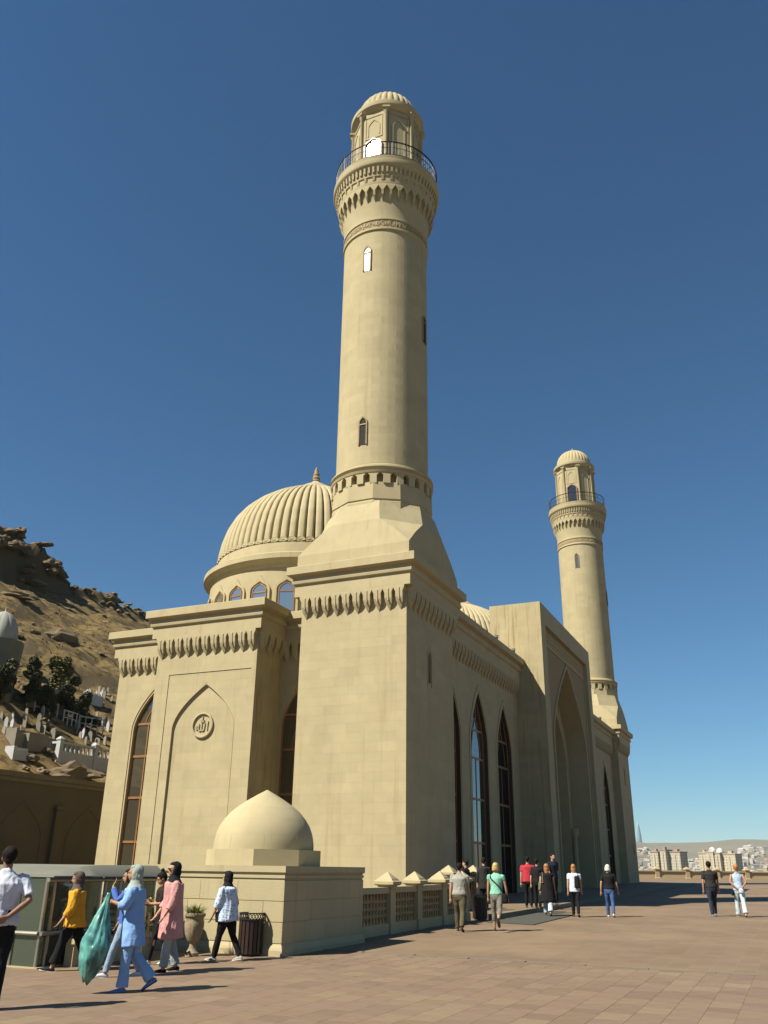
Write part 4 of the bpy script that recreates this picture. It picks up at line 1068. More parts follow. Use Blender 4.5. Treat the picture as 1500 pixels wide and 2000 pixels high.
def zr(x):
    pts = [(-200, 50), (66, 50.6), (70.5, 50.0), (73.5, 47.4), (77, 45.6), (82, 46.6), (86.5, 47.0), (89, 45.6), (96, 45.6), (104, 45.2), (115, 43), (150, 39), (300, 30)]
    for (a, p), (b, q) in zip(pts[:-1], pts[1:]):
        if a <= x <= b: return p + (q - p) * (x - a) / (b - a)
    return 30
def sstep(a, b, x):
    t = max(0.0, min(1.0, (x - a) / (b - a))); return t * t * (3 - 2 * t)
def hz(x, y):
    s = y - 22.4
    base = 5.3 + 0.53 * s + 0.9 * math.sin(s * 0.22 + x * 0.05) * sstep(4, 20, s)
    top = zr(x)
    q = Vector((x, y, 0))
    nz = noise.fractal(q * 0.07, 0.9, 2.1, 5) * 1.5 * sstep(0, 14, s) + noise.fractal(q * 0.35, 0.8, 2.2, 4) * 0.6 * sstep(0.5, 4, s)
    e_ = 1.2 * noise.noise(Vector((x * 0.25, 0, 0))) + 0.9 * noise.noise(Vector((x * 0.9, s * 0.3, 5)))
    k = sstep(70.6 + e_, 72.6 + e_, s); k = 0.45 * k + 0.55 * round(k * 3) / 3.0
    z = (base + nz) * (1 - k) + (top + nz * 0.25 + 1.1 * noise.ridged_multi_fractal(q * 0.22, 0.9, 2.1, 4, 0.9, 1.8) - 1.0) * k
    if s > 78: z -= (s - 78) * 0.12
    return z
def hillmix(N, K, src, last, b):
    n = N.new('ShaderNodeTexNoise'); n.inputs['Scale'].default_value = 0.9; n.inputs['Detail'].default_value = 11; n.inputs['Roughness'].default_value = 0.72; K(src, n.inputs['Vector'])
    cr = N.new('ShaderNodeValToRGB'); e = cr.color_ramp.elements; e[0].position = 0.41; e[0].color = (0.05, 0.037, 0.019, 1); e[1].position = 0.60; e[1].color = (0.205, 0.142, 0.057, 1)
    e2 = cr.color_ramp.elements.new(0.5); e2.color = (0.14, 0.098, 0.041, 1)
    K(n.outputs['Fac'], cr.inputs[0])
    g = N.new('ShaderNodeNewGeometry'); sx_ = N.new('ShaderNodeSeparateXYZ'); K(g.outputs['True Normal'], sx_.inputs[0])
    r = N.new('ShaderNodeMapRange'); r.inputs['From Min'].default_value = 0.78; r.inputs['From Max'].default_value = 0.6; K(sx_.outputs['Z'], r.inputs['Value'])
    mx = N.new('ShaderNodeMix'); mx.data_type = 'RGBA'; K(r.outputs[0], mx.inputs['Factor']); K(cr.outputs[0], mx.inputs['A']); mx.inputs['B'].default_value = (0.10, 0.075, 0.042, 1)
    return mx.outputs['Result']
hill_m = mat('dry_hillside', (0.3, 0.22, 0.1), 0.95, bump=0.9, bscale=2.2, spec=0.1, extra=hillmix)
xs_ = [-30 + 1.1 * i for i in range(200)]; ys_ = [22.3 + 0.55 * i for i in range(40)] + [44.3 + 0.9 * i for i in range(48)] + [87.6 + 0.45 * i for i in range(30)] + [101.2 + 3 * i for i in range(10)]
mb = MB(); n = len(xs_)
for y in ys_:
    for x in xs_: mb.v.append((x, y, hz(x, y)))
mb.f = [[j * n + i, j * n + i + 1, (j + 1) * n + i + 1, (j + 1) * n + i] for j in range(len(ys_) - 1) for i in range(n - 1)]; mb.t = [0.0] * len(mb.f)
hill = mb.build('hillside', hill_m, smooth=True); hill.location = C0; hill.rotation_euler = (0, 0, ROTZ); hill['kind'] = 'structure'
def hhit(px, py):
    d = ray(px, py).normalized(); t = 20.0
    while t < 220:
        P = CAM + d * t; a, b = L(P)
        if b > 22.5 and P.z < hz(a, b): return P
        t += 0.25
    return CAM + d * 100
# ---- rocks along the crest and on the slope
rock_m = mat('weathered_rock', (0.13, 0.095, 0.052), 0.95, var=0.35, vscale=0.8, bump=0.9, bscale=3)
def rock_mesh(seed, sub=3):
    bm = bmesh.new(); bmesh.ops.create_icosphere(bm, subdivisions=sub, radius=1.0); rg = random.Random(seed); o = Vector((rg.uniform(-50, 50), rg.uniform(-50, 50), seed))
    for v in bm.verts:
        p = v.co.copy(); cel = noise.cell(p * 1.6 + o); v.co = p * (0.82 + 0.30 * noise.fractal(p * 1.1 + o, 0.9, 2.0, 4) + 0.12 * cel)
        v.co.z = v.co.z * (0.8 + 0.25 * round(v.co.z * 3) / 3.0) 
    me = bpy.data.meshes.new('rock'); bm.to_mesh(me); bm.free(); me.materials.append(rock_m); return me
RM = [rock_mesh(i) for i in range(6)]
def rock(P, s, k, label, rz, group=None):
    o = bpy.data.objects.new('rock', RM[k]); col.objects.link(o); o.location = P; o.scale = s; o.rotation_euler = (0, 0, rz); setp(o, label, 'rock', group)
rg = random.Random(5)
for i in range(70):
    x = 54 + i * 0.95 + rg.uniform(-0.6, 0.6); y = 93.6 + rg.uniform(-1.2, 1.8); s_ = rg.uniform(0.45, 0.95) * (1.35 if x < 73 else 0.8)
    z = hz(x, y + 1.2) - s_ * rg.uniform(0.2, 0.7)
    rock(W(x, y, z), (s_ * rg.uniform(1.1, 1.7), s_, s_ * rg.uniform(0.6, 0.95)), i % 6, 'brown weathered crag on the crest of the hillside', rg.uniform(0, 6), 'crags along the crest')
for i in range(60):
    x = rg.uniform(52, 112); s0 = rg.uniform(69.0, 73.0); s_ = rg.uniform(0.3, 0.8)
    rock(W(x, 22.4 + s0, hz(x, 22.4 + s0) - s_ * 0.2), (s_ * 1.5, s_, s_ * 0.7), i % 6, 'small broken ledge of rock on the cliff face below the crest', rg.uniform(0, 6), 'broken ledges on the cliff')
P = W(86.2, 94.5, 45.8); rock(P, (2.0, 1.6, 1.3), 2, 'overhanging boulder jutting from the crest of the hill', 0.6)
P = hhit(118, 1250); rock(P, (2.6, 1.4, 1.2), 1, 'dark rock outcrop halfway up the bare slope', 0.9)
P = hhit(30, 1165); rock(P, (3.0, 1.2, 0.7), 3, 'flat rock ledge on the slope under the crest', 0.4)
P = hhit(142, 1519); rock(P + Vector((0, 0, 0.1)), (2.0, 1.2, 0.75), 4, 'large tilted boulder just above the retaining wall', 0.9)
for i in range(60):
    px, py = rg.uniform(0, 215), rg.uniform(1180, 1510); P = hhit(px, py); s_ = rg.uniform(0.12, 0.55)
    rock(P, (s_ * 1.4, s_, s_ * 0.7), i % 6, 'small loose stone scattered on the dry slope', rg.uniform(0, 6), 'loose stones on the slope')
# dry tufts over the slope
tf = MB(); rg = random.Random(8)
for i in range(5200):
    x = rg.uniform(-5, 120); y = 22.6 + abs(rg.gauss(0, 30)); 
    if y > 92: continue
    if noise.noise(Vector((x * 0.12, y * 0.12, 3))) < -0.05: continue
    z = hz(x, y); s_ = rg.uniform(0.15, 0.5)
    for k in range(5):
        a = rg.uniform(0, 6.28); ca, sa = math.cos(a), math.sin(a); e_ = s_ * rg.uniform(0.5, 1)
        tf.add([(x - 0.06 * sa, y + 0.06 * ca, z - 0.05), (x + 0.06 * sa, y - 0.06 * ca, z - 0.05), (x + ca * e_ * 0.8, y + sa * e_ * 0.8, z + e_ * 0.7)], [(0, 1, 2)], rg.gauss(0, 1))
to = tf.build('dry_grass', mat('dry_grass', (0.16, 0.11, 0.042), 0.9, tone=0.35, var=0.3, vscale=0.6)); to.location = C0; to.rotation_euler = (0, 0, ROTZ); setp(to, 'dry yellow grass tufts covering the hillside', 'grass', kind='stuff')
# ---- trees
bark = mat('bark', (0.09, 0.06, 0.035), 0.9, var=0.3, vscale=6); leafm = [mat('evergreen_foliage', (0.038, 0.043, 0.014), 0.8, tone=0.4, var=0.3, vscale=1.5), mat('dry_olive_foliage', (0.09, 0.078, 0.022), 0.8, tone=0.4, var=0.3, vscale=1.5)]
def tree(px, py, hgt, wid, label, k=0, seed=1, dense=2600):
    P = hhit(px, py); e = empty('tree', P, 0, label, 'tree'); rg = random.Random(seed)
    b = MB(); b.bar((0, 0, -0.3), (0.05, 0, hgt * 0.45), hgt * 0.03, 8, hgt * 0.02)
    for i in range(7):
        a = rg.uniform(0, 6.28); z0 = hgt * rg.uniform(0.12, 0.4); b.bar((0, 0, z0), (math.cos(a) * wid * 0.6, math.sin(a) * wid * 0.6, z0 + hgt * rg.uniform(0.15, 0.4)), hgt * 0.014, 5, hgt * 0.004)
    b.build('trunk', bark, e)
    cl = [(Vector((rg.gauss(0, 0.42) * wid, rg.gauss(0, 0.42) * wid, hgt * (0.14 + 0.82 * rg.random() ** 0.9))), rg.uniform(0.22, 0.42) * wid) for _ in range(22)]
    cl = [(Vector((c.x * (1.15 - 0.75 * c.z / hgt), c.y * (1.15 - 0.75 * c.z / hgt), c.z)), r_) for c, r_ in cl]
    q = MB()
    for i in range(dense):
        c, r_ = rg.choice(cl); v = Vector((rg.gauss(0, 1), rg.gauss(0, 1), rg.gauss(0, 1))).normalized() * r_ * rg.uniform(0.55, 1.05); p = c + v
        if p.z < 0.05: continue
        u_ = Vector((rg.gauss(0, 1), rg.gauss(0, 1), rg.gauss(0, 1))).normalized(); w_ = u_.orthogonal().normalized(); s_ = rg.uniform(0.05, 0.12) * (0.6 + hgt * 0.12)
        q.add([p - u_ * s_ - w_ * s_ * 0.5, p + u_ * s_ - w_ * s_ * 0.4, p + u_ * s_ * 0.8 + w_ * s_ * 0.6, p - u_ * s_ * 0.7 + w_ * s_ * 0.5], [(0, 1, 2, 3)], rg.gauss(0, 1))
    q.build('crown', leafm[k], e)
def mpp(P): return (P - CAM).length / 1750.0
def tsize(px, py, hpx, wpx): s = mpp(hhit(px, py)); return hpx * s, wpx * s * 0.5
for (px, py, hp, wp, lab, k, sd) in ((12, 1372, 78, 62, 'dark bushy evergreen in front of the domed shrine', 0, 1), (66, 1332, 46, 34, 'small dark evergreen right of the domed shrine', 0, 2), (64, 1376, 44, 40, 'low dark evergreen in front of the flat roofed hut', 0, 3), (92, 1392, 50, 40, 'dark shrub behind the white pipe fence', 0, 6), (120, 1372, 88, 66, 'large dry olive brown tree in the middle of the cemetery', 1, 4), (136, 1400, 62, 46, 'dark evergreen below the olive brown tree', 0, 7), (164, 1420, 64, 44, 'dark evergreen above the white balustrade enclosure', 0, 5)):
    h_, w_ = tsize(px, py, hp * 0.95, wp * 1.05); tree(px - hp * 0.12, py, h_, w_, lab, k, sd, 6500)
# ---- domed shrine
P = hhit(-19, 1350); s = mpp(P); sh = empty('domed_shrine', P, ROTZ, 'grey stone shrine with white segmented dome on the hillside', 'shrine')
b = MB(); r_ = 42 * s; b.lathe([(r_ * 0.92, -1.0), (r_ * 0.95, 40 * s), (r_ * 1.03, 80 * s), (r_ * 1.05, 92 * s), (r_ * 0.8, 93 * s)], 10); b.build('drum_wall', mat('grey_render', (0.13, 0.125, 0.09), 0.9, var=0.12, vscale=0.7), sh)
b = MB(); r_ = 27 * s; b.lathe([(r_ * 1.08, 92 * s), (r_ * 1.12, 102 * s), (r_ * 1.08, 114 * s), (r_ * 0.95, 127 * s), (r_ * 0.7, 139 * s), (r_ * 0.38, 147 * s), (r_ * 0.08, 151 * s)], 80, fr=lambda r, z, a: r * (1 - 0.05 * (1 - abs(math.sin(5 * a))) ** 2)); b.build('dome', mat('shrine_white', (0.25, 0.25, 0.215), 0.8, var=0.1, vscale=0.6), sh, smooth=40)
b = MB(); b.bar((0, 0, 150 * s), (0, 0, 160 * s), 1.2 * s, 6, 0.2 * s); b.build('finial', white_r, sh)
# ---- graves and enclosures
wht = mat('whitewash', (0.36, 0.36, 0.345), 0.8, var=0.08, vscale=2); gry = mat('grey_cement', (0.17, 0.15, 0.11), 0.9, var=0.15, vscale=1.2); slabm = mat('grave_stone', (0.22, 0.195, 0.15), 0.8, var=0.2, vscale=2)
def hut(px, py, lx, ly, hgt, label, name, cat, material, roof=None):
    P = hhit(px, py); e = empty(name, P, ROTZ, label, cat)
    if roof is None:
        b = MB(); b.box((0, 0, -0.3 - 0.53 * ly), (0.2, -ly, hgt)); b.build('end_wall', material, e); b = MB(); b.box((0.2, -ly, -0.3 - 0.53 * ly), (lx, -ly + 0.2, hgt - 0.25)); b.build('side_wall', material, e)
        b = MB(); b.box((0.2, -0.2, -0.5), (lx, 0, hgt)); b.build('back_wall', material, e)
    else:
        b = MB(); b.box((0.15, -ly + 0.15, -1), (lx - 0.15, -0.15, hgt)); b.build('wall', material, e); b = MB(); b.box((0, -ly, hgt), (lx, 0, hgt + roof)); b.build('roof', wht, e)
    return e
def sz(px, py, wpx, hpx): s_ = mpp(hhit(px, py)); return wpx * s_, hpx * s_
for (px, py, lx, ly, hp, lab, nm_, cat_, mm_, rf_) in (
    (9, 1444, 3.0, 26, 20, 'grey cement grave enclosure stepping up the slope', 'grave_enclosure', 'enclosure', gry, None),
    (34, 1452, 4.2, 26, 18, 'lower grey cement grave enclosure above the white balustrade', 'grave_enclosure', 'enclosure', gry, None),
    (40, 1362, 3.2, 34, 14, 'small hut with flat white roof among the trees', 'hut', 'hut', gry, 8),
    (66, 1464, 1.6, 22, 13, 'white grave slab beside the white balustrade', 'grave', 'grave', wht, None),
    (9, 1467, 1.4, 22, 9, 'low white grave box at the left edge', 'grave', 'grave', wht, None),
    (162, 1360, 1.6, 18, 9, 'white grave box far up behind the trees', 'grave', 'grave', wht, None)):
    wy, hh_ = sz(px, py, ly, hp)
    hut(px, py, lx, wy, hh_, lab, nm_, cat_, mm_, None if rf_ is None else sz(px, py, 1, rf_)[1])
# white balustraded enclosure
P = hhit(112, 1488); e = empty('grave_balustrade', P, ROTZ, 'white balustraded grave enclosure above the retaining wall', 'enclosure')
def balu(e, p, q, n):
    p, q = Vector(p), Vector(q); d = q - p
    b = MB()
    for (z0, z1, th) in ((-0.9, 0.62, 0.09), (1.02, 1.14, 0.11)):
        nv = Vector((-d.y, d.x, 0)).normalized() * th
        vs = [p - nv, q - nv, q + nv, p + nv]; vs = [v + Vector((0, 0, z0)) for v in vs] + [v + Vector((0, 0, z1)) for v in vs]
        b.add(vs, [(3, 2, 1, 0), (4, 5, 6, 7), (0, 1, 5, 4), (1, 2, 6, 5), (2, 3, 7, 6), (3, 0, 4, 7)])
    b.build('wall_and_rail', wht, e)
    for i in range(n):
        c = p + d * ((i + 0.5) / n); bb = MB(); bb.lathe([(0.04, 0.62), (0.075, 0.74), (0.04, 0.86), (0.05, 1.02)], 8, (c.x, c.y)); bb.build('baluster', wht, e)
balu(e, (0, 0, 0), (0, 1.6, 0), 4); balu(e, (0, 0, 0), (2.9, 0, 0), 8); balu(e, (2.9, 0, 0), (5.8, 0, 0), 8)
for c in ((0, 0), (0, 1.6), (2.9, 0), (5.8, 0)):
    b = MB(); b.rects((c[0] - 0.14, c[0] + 0.14, c[1] - 0.14, c[1] + 0.14), [(0, -0.9), (0, 1.2), (0.04, 1.22), (0.04, 1.28), (-0.1, 1.42)]); b.build('post', wht, e)
# pipe fences
def pipe(px0, py0, px1, py1, label):
    A, B_ = hhit(px0, py0), hhit(px1, py1); e = empty('pipe_fence', A, 0, label, 'fence'); d = B_ - A; n = 4
    b = MB(); b.bar((0, 0, 0.95), d + Vector((0, 0, 0.95)), 0.05, 6); b.build('rail', wht, e); b = MB(); b.bar((0, 0, 0.5), d + Vector((0, 0, 0.5)), 0.03, 6); b.build('rail', wht, e)
    for i in range(n + 1): b = MB(); c = d * (i / n); b.bar(c + Vector((0, 0, -0.2)), c + Vector((0, 0, 1.0)), 0.05, 6); b.build('post', wht, e)
pipe(50, 1390, 110, 1404, 'white pipe fence in front of the dark shrubs'); pipe(122, 1415, 155, 1424, 'short white pipe fence round a blue grave'); pipe(152, 1426, 200, 1434, 'low white rail on the right of the cemetery')
gm_ = []
for k in range(3):
    b = MB(); pr = [(-0.3, -0.3), (0.3, -0.3), (0.3, 0.9), (0.2, 1.1), (0.0, 1.2 + 0.1 * k), (-0.2, 1.1), (-0.3, 0.9)]
    b.add([(x, -0.07, z) for x, z in pr] + [(x, 0.07, z) for x, z in pr], [tuple(range(7)), tuple(range(13, 6, -1))] + [(i, 7 + i, 7 + (i + 1) % 7, (i + 1) % 7) for i in range(7)]); gm_.append(b.mesh('gravestone', (slabm, gry, wht)[k]))
rg = random.Random(12)
spots = [(rg.uniform(168, 218), rg.uniform(1352, 1372)) for _ in range(22)] + [(rg.uniform(0, 215), rg.uniform(1395, 1445)) for _ in range(26)] + [(rg.uniform(165, 212), rg.uniform(1400, 1485)) for _ in range(14)]
for i, (px, py) in enumerate(spots):
    o = bpy.data.objects.new('gravestone', gm_[rg.choices((0, 1, 2), (4, 3, 2))[0]]); col.objects.link(o); o.location = hhit(px, py); o.rotation_euler = (rg.uniform(-0.08, 0.08), rg.uniform(-0.08, 0.08), ROTZ + math.pi / 2 + rg.uniform(-0.3, 0.3)); s_ = rg.uniform(0.3, 0.55); o.scale = (s_, s_, s_)
    setp(o, 'small upright gravestone on the hillside cemetery', 'gravestone', 'gravestones on the hillside')
# ================================================================ PEOPLE
SK = [(0.30, 0.155, 0.085), (0.36, 0.20, 0.12), (0.20, 0.10, 0.055)]
skin_m = [mat('skin_tan', SK[0], 0.6, var=0.08, vscale=12), mat('skin_fair', SK[1], 0.6, var=0.08, vscale=12), mat('skin_brown', SK[2], 0.6, var=0.08, vscale=12)]
def cloth(name, c, var=0.12, rough=0.85, extra=None, bs=14, bump=0.8):
    return mat('cloth_' + name, c, rough, var=var, vscale=5, bump=bump, bscale=bs, spec=0.15, extra=extra)
def floral(N, K, src, last, b):
    v = N.new('ShaderNodeTexVoronoi'); v.inputs['Scale'].default_value = 26; K(src, v.inputs['Vector'])
    r = N.new('ShaderNodeMapRange'); r.inputs['From Min'].default_value = 0.25; r.inputs['From Max'].default_value = 0.35; K(v.outputs['Distance'], r.inputs['Value'])
    mx = N.new('ShaderNodeMix'); mx.data_type = 'RGBA'; K(r.outputs[0], mx.inputs['Factor']); mx.inputs['A'].default_value = (0.10, 0.20, 0.36, 1); K(last, mx.inputs['B']); return mx.outputs['Result']
TMPS = []
def solid(name, parts, material, parent, vox, smooth=6, fold=0.0):
    """parts: list of (verts, faces) closed shells -> one continuous remeshed surface"""
    mb = MB()
    for v, f in parts: mb.add(v, f)
    me = mb.mesh(name + '_raw', material)
    bm = bmesh.new(); bm.from_mesh(me); bmesh.ops.recalc_face_normals(bm, faces=bm.faces); bm.to_mesh(me); bm.free()
    o = bpy.data.objects.new(name, me); col.objects.link(o)
    md_ = o.modifiers.new('r', 'REMESH'); md_.mode = 'VOXEL'; md_.voxel_size = vox; md_.use_smooth_shade = True
    if smooth: s_ = o.modifiers.new('s', 'SMOOTH'); s_.iterations = smooth; s_.factor = 0.5
    dg = bpy.context.evaluated_depsgraph_get(); ev = o.evaluated_get(dg)
    nm = bpy.data.meshes.new_from_object(ev); nm.name = name
    bpy.data.objects.remove(o); bpy.data.meshes.remove(me)
    if not nm.materials: nm.materials.append(material)
    if fold > 0:
        of = Vector((random.uniform(-9, 9), random.uniform(-9, 9), 0))
        nrm = [v.normal.copy() for v in nm.vertices]
        for v, n_ in zip(nm.vertices, nrm):
            c_ = v.co; q1 = Vector((c_.x * 9, c_.y * 9, c_.z * 3.2 + 1.5 * c_.x)) + of
            v.co = c_ + n_ * fold * (noise.noise(q1) + 0.55 * (1 - 2 * abs(noise.noise(q1 * 2.1))))
        nm.update()
    nm.polygons.foreach_set('use_smooth', [True] * len(nm.polygons))
    o = bpy.data.objects.new(name, nm); col.objects.link(o); o.parent = parent
    return o
def tube(pts, rad, n=12, side=Vector((1, 0, 0)), flat=0):
    """closed tapered tube along pts; rad entries r or (r_side, r_front)"""
    pts = [Vector(p) for p in pts]; vs = []; fs = []; rings = []
    P2 = [pts[0]] + pts + [pts[-1]]
    for i, p in enumerate(pts):
        d = (P2[i + 2] - P2[i]); d = d.normalized() if d.length > 1e-6 else Vector((0, 0, 1))
        s = side - d * side.dot(d); s = s.normalized() if s.length > 1e-3 else d.orthogonal().normalized(); f = d.cross(s)
        r = rad[i]; ra, rb = r if isinstance(r, tuple) else (r, r)
        rings.append((p, d, s, f, ra, rb))
    def ringv(p, s, f, ra, rb): return [p + s * ra * math.cos(2 * math.pi * k / n) + f * rb * math.sin(2 * math.pi * k / n) for k in range(n)]
    p, d, s, f, ra, rb = rings[0]; vs += ringv(p - d * 0.012, s, f, ra * 0.97, rb * 0.97) if flat & 1 else ringv(p - d * min(ra, rb) * 0.55, s, f, ra * 0.55, rb * 0.55)
    for (p, d, s, f, ra, rb) in rings: vs += ringv(p, s, f, ra, rb)
    p, d, s, f, ra, rb = rings[-1]; vs += ringv(p + d * 0.012, s, f, ra * 0.97, rb * 0.97) if flat & 2 else ringv(p + d * min(ra, rb) * 0.55, s, f, ra * 0.55, rb * 0.55)
    m = len(rings) + 2
    for j in range(m - 1):
        for k in range(n): fs.append((j * n + k, j * n + (k + 1) % n, (j + 1) * n + (k + 1) % n, (j + 1) * n + k))
    fs += [tuple(range(n - 1, -1, -1)), tuple((m - 1) * n + k for k in range(n))]
    return vs, fs
def ell(c, r): return sphere_pts(c, r, 16, 12)
def person(name_label, P, az, h, skin=0, legs=((14, 4), (-16, 18)), arms=((-12, 6, 12), (14, 6, 14)), lean=2.0, build=1.0, top=None, pants=None, shoes=None, hair=None, head=(5, 0), near=False, extras=None, scarf=None):
    e = empty('person', P, az, name_label, 'person', None)
    vox = 0.0085 if near else 0.014
    S = lambda x, y, z: Vector((x * h, y * h, z * h))
    skm = skin_m[skin]
    # ---- skeleton (x right, y forward)
    J = {}; hipz = 0.525
    feet = []
    for s, (a, k) in zip((-1, 1), legs):
        hp = Vector((0.052 * s, 0, hipz)); ka = R(a); kn = hp + Vector((0.004 * s, math.sin(ka), -math.cos(ka))) * 0.245
        sa = R(a - k); an = kn + Vector((0, math.sin(sa), -math.cos(sa))) * 0.243
        feet.append((hp, kn, an, a - k))
    low = min(f[2].z for f in feet); dz = 0.042 - low
    L_ = []
    for hp, kn, an, sa in feet: L_.append([p + Vector((0, 0, dz)) for p in (hp, kn, an)] + [sa])
    ln_ = math.sin(R(lean))
    def T(x, y, z): # torso point with lean
        zz = z - 0.52; return Vector((x, y + zz * ln_, z + dz))
    b = build
    sh = [T(-0.108 * (0.6 + 0.4 * b), 0, 0.80), T(0.108 * (0.6 + 0.4 * b), 0, 0.80)]
    A_ = []
    for s, ar, so_ in zip((-1, 1), arms, sh):
        if isinstance(ar, dict):
            el = T(*ar['e']); wr = T(*ar['w']); hd = (T(*ar['h']) if 'h' in ar else wr + (wr - el).normalized() * 0.1)
        else:
            f_, ab, fl = ar; fa = R(f_); aa = R(ab)
            el = so_ + Vector((s * math.sin(aa), math.sin(fa) * math.cos(aa), -math.cos(fa) * math.cos(aa))) * 0.172
            ga = R(f_ + fl); wr = el + Vector((s * math.sin(aa) * 0.4, math.sin(ga), -math.cos(ga))) * 0.15
            hd = wr + (wr - el).normalized() * 0.1
        A_.append((so_, el, wr, hd))
    H = h
    def sc(p): return Vector(p) * H
    # ---- body
    body = []
    tors = [(0.47, 0.075, 0.062), (0.52, 0.092 * b, 0.068 * b), (0.57, 0.088 * b, 0.064 * b), (0.625, 0.076 * b, 0.056 * b), (0.70, 0.086 * b, 0.062 * b), (0.765, 0.098 * b, 0.062 * b), (0.805, 0.092, 0.046), (0.83, 0.05, 0.038)]
    def torso(gx=0.0, z0=0, z1=1, sx=1.0):
        q = [(z, a, c) for z, a, c in tors if z0 <= z <= z1]
        return tube([sc(T(0, 0, z)) for z, a, c in q], [((a * sx + gx) * H, (c * sx + gx) * H) for z, a, c in q], 20)
    body.append(torso())
    hx, hyaw = head
    HC = T(0, 0.012, 0.932); yaw = R(hyaw); tilt = R(hx)
    RM_ = Matrix.Rotation(yaw, 3, 'Z') @ Matrix.Rotation(-tilt, 3, 'X')
    def hp_(x, y, z): return sc(HC + RM_ @ Vector((x, y, z)))
    def hell(c, r):
        v, f = ell((0, 0, 0), r); return [hp_(*(Vector(p) + Vector(c))) for p in v], f
    body.append(tube([sc(T(0, 0, 0.80)), sc(T(0, 0.004, 0.85)), hp_(0, -0.008, -0.03)], [0.036 * H, 0.031 * H, 0.033 * H], 14))
    body += [hell((0, -0.008, 0.014), (0.044, 0.055, 0.052)), hell((0, 0.014, -0.022), (0.036, 0.038, 0.044)), hell((0, 0.03, -0.05), (0.018, 0.017, 0.015)),
             hell((0, 0.056, -0.012), (0.0075, 0.012, 0.012)), hell((0, 0.050, 0.004), (0.006, 0.008, 0.014)), hell((0, 0.046, 0.016), (0.026, 0.01, 0.007)), hell((0, 0.047, -0.033), (0.014, 0.008, 0.006)),
             hell((-0.045, -0.008, -0.006), (0.007, 0.012, 0.017)), hell((0.045, -0.008, -0.006), (0.007, 0.012, 0.017))]
    for (so_, el, wr, hd) in A_:
        body.append(tube([sc(so_), sc(so_.lerp(el, 0.5)), sc(el), sc(el.lerp(wr, 0.35)), sc(wr)], [0.027 * H, 0.026 * H, 0.021 * H, 0.0215 * H, 0.0145 * H], 12))
        d = (hd - wr).normalized(); sd = d.cross(Vector((0, 1, 0.3))); sd = sd.normalized() if sd.length > 0.1 else Vector((1, 0, 0)); pn = sd.cross(d).normalized()
        pc = wr + d * 0.03
        body.append(tube([sc(wr), sc(wr + d * 0.022), sc(wr + d * 0.052)], [(0.015 * H, 0.011 * H), (0.022 * H, 0.010 * H), (0.021 * H, 0.0085 * H)], 10, side=sd))
        sgn = 1 if sd.y >= 0 else -1
        for k, (o_, l_) in enumerate(((-0.0165, 0.038), (-0.0055, 0.045), (0.0055, 0.043), (0.0165, 0.034))):
            b0 = wr + d * 0.05 + sd * o_; b1 = b0 + d * l_ * 0.5 + pn * 0.004; b2 = b0 + d * l_ * 0.9 + pn * 0.016
            body.append(tube([sc(b0), sc(b1), sc(b2)], [0.0052 * H, 0.0050 * H, 0.0042 * H], 6))
        t0 = wr + d * 0.018 + sd * 0.018 * sgn
        body.append(tube([sc(t0), sc(t0 + d * 0.018 + sd * 0.012 * sgn + pn * 0.004), sc(t0 + d * 0.038 + sd * 0.014 * sgn + pn * 0.010)], [0.0065 * H, 0.0058 * H, 0.0045 * H], 6))
    foots = []
    for s, (hp, kn, an, sa) in zip((-1, 1), L_):
        body.append(tube([sc(hp), sc(hp.lerp(kn, 0.5)), sc(kn), sc(kn.lerp(an, 0.3)), sc(an)], [0.048 * b * H, 0.042 * b * H, 0.030 * H, 0.031 * H, 0.019 * H], 12))
        lift = max(0.0, an.z - 0.046); pit = -R(min(62, lift * 620)) if sa < 0 else R(max(0, min(18, sa * 0.5)))
        fd = Vector((0.12 * s, math.cos(pit), math.sin(pit))).normalized(); up = Vector((0, -math.sin(pit), math.cos(pit)))
        if lift > 0.004 and sa < 0: pass
        foots.append((an, fd, up, s))
        body.append(tube([sc(an), sc(an - up * 0.022 + fd * 0.01), sc(an - up * 0.03 + fd * 0.075)], [0.019 * H, (0.02 * H, 0.018 * H), (0.02 * H, 0.011 * H)], 10))
    solid('body', body, skm, e, vox, 5 if near else 4)
    # eyes
    for s in (-1, 1):
        v, f = hell((0.0165 * s, 0.0445, 0.007), (0.0062, 0.004, 0.0036)); m_ = MB(); m_.add(v, f); m_.build('eye', mat('eye_dark', (0.02, 0.014, 0.01), 0.3), e, smooth=True)
    # ---- pants
    if pants:
        ln = pants.get('to', 0.97); fit = pants.get('fit', 1.0); q = []
        q.append(tube([sc(T(0, 0, z)) for z in (0.455, 0.50, 0.545, 0.60)], [((a * b + 0.006) * H, (c * b + 0.006) * H) for a, c in ((0.070, 0.062), (0.094, 0.072), (0.093, 0.069), (0.083, 0.061))], 20))
        for s, (hp, kn, an, sa) in zip((-1, 1), L_):
            pts = [hp + Vector((0, 0, 0.02)), hp.lerp(kn, 0.5), kn, kn.lerp(an, 0.4)]; rr_ = [0.054 * b, 0.047 * b * (0.5 + 0.5 * fit), 0.036 * (0.3 + 0.7 * fit), 0.036 * (0.3 + 0.7 * fit)]
            end = kn.lerp(an, ln); pts.append(end); rr_.append(0.031 * (0.2 + 0.8 * fit) * pants.get('flare', 1.0))
            q.append(tube([sc(p) for p in pts], [r_ * H for r_ in rr_], 14, flat=2))
        solid('trousers', q, pants['m'], e, vox, 3, 0.008 if near else 0.006)
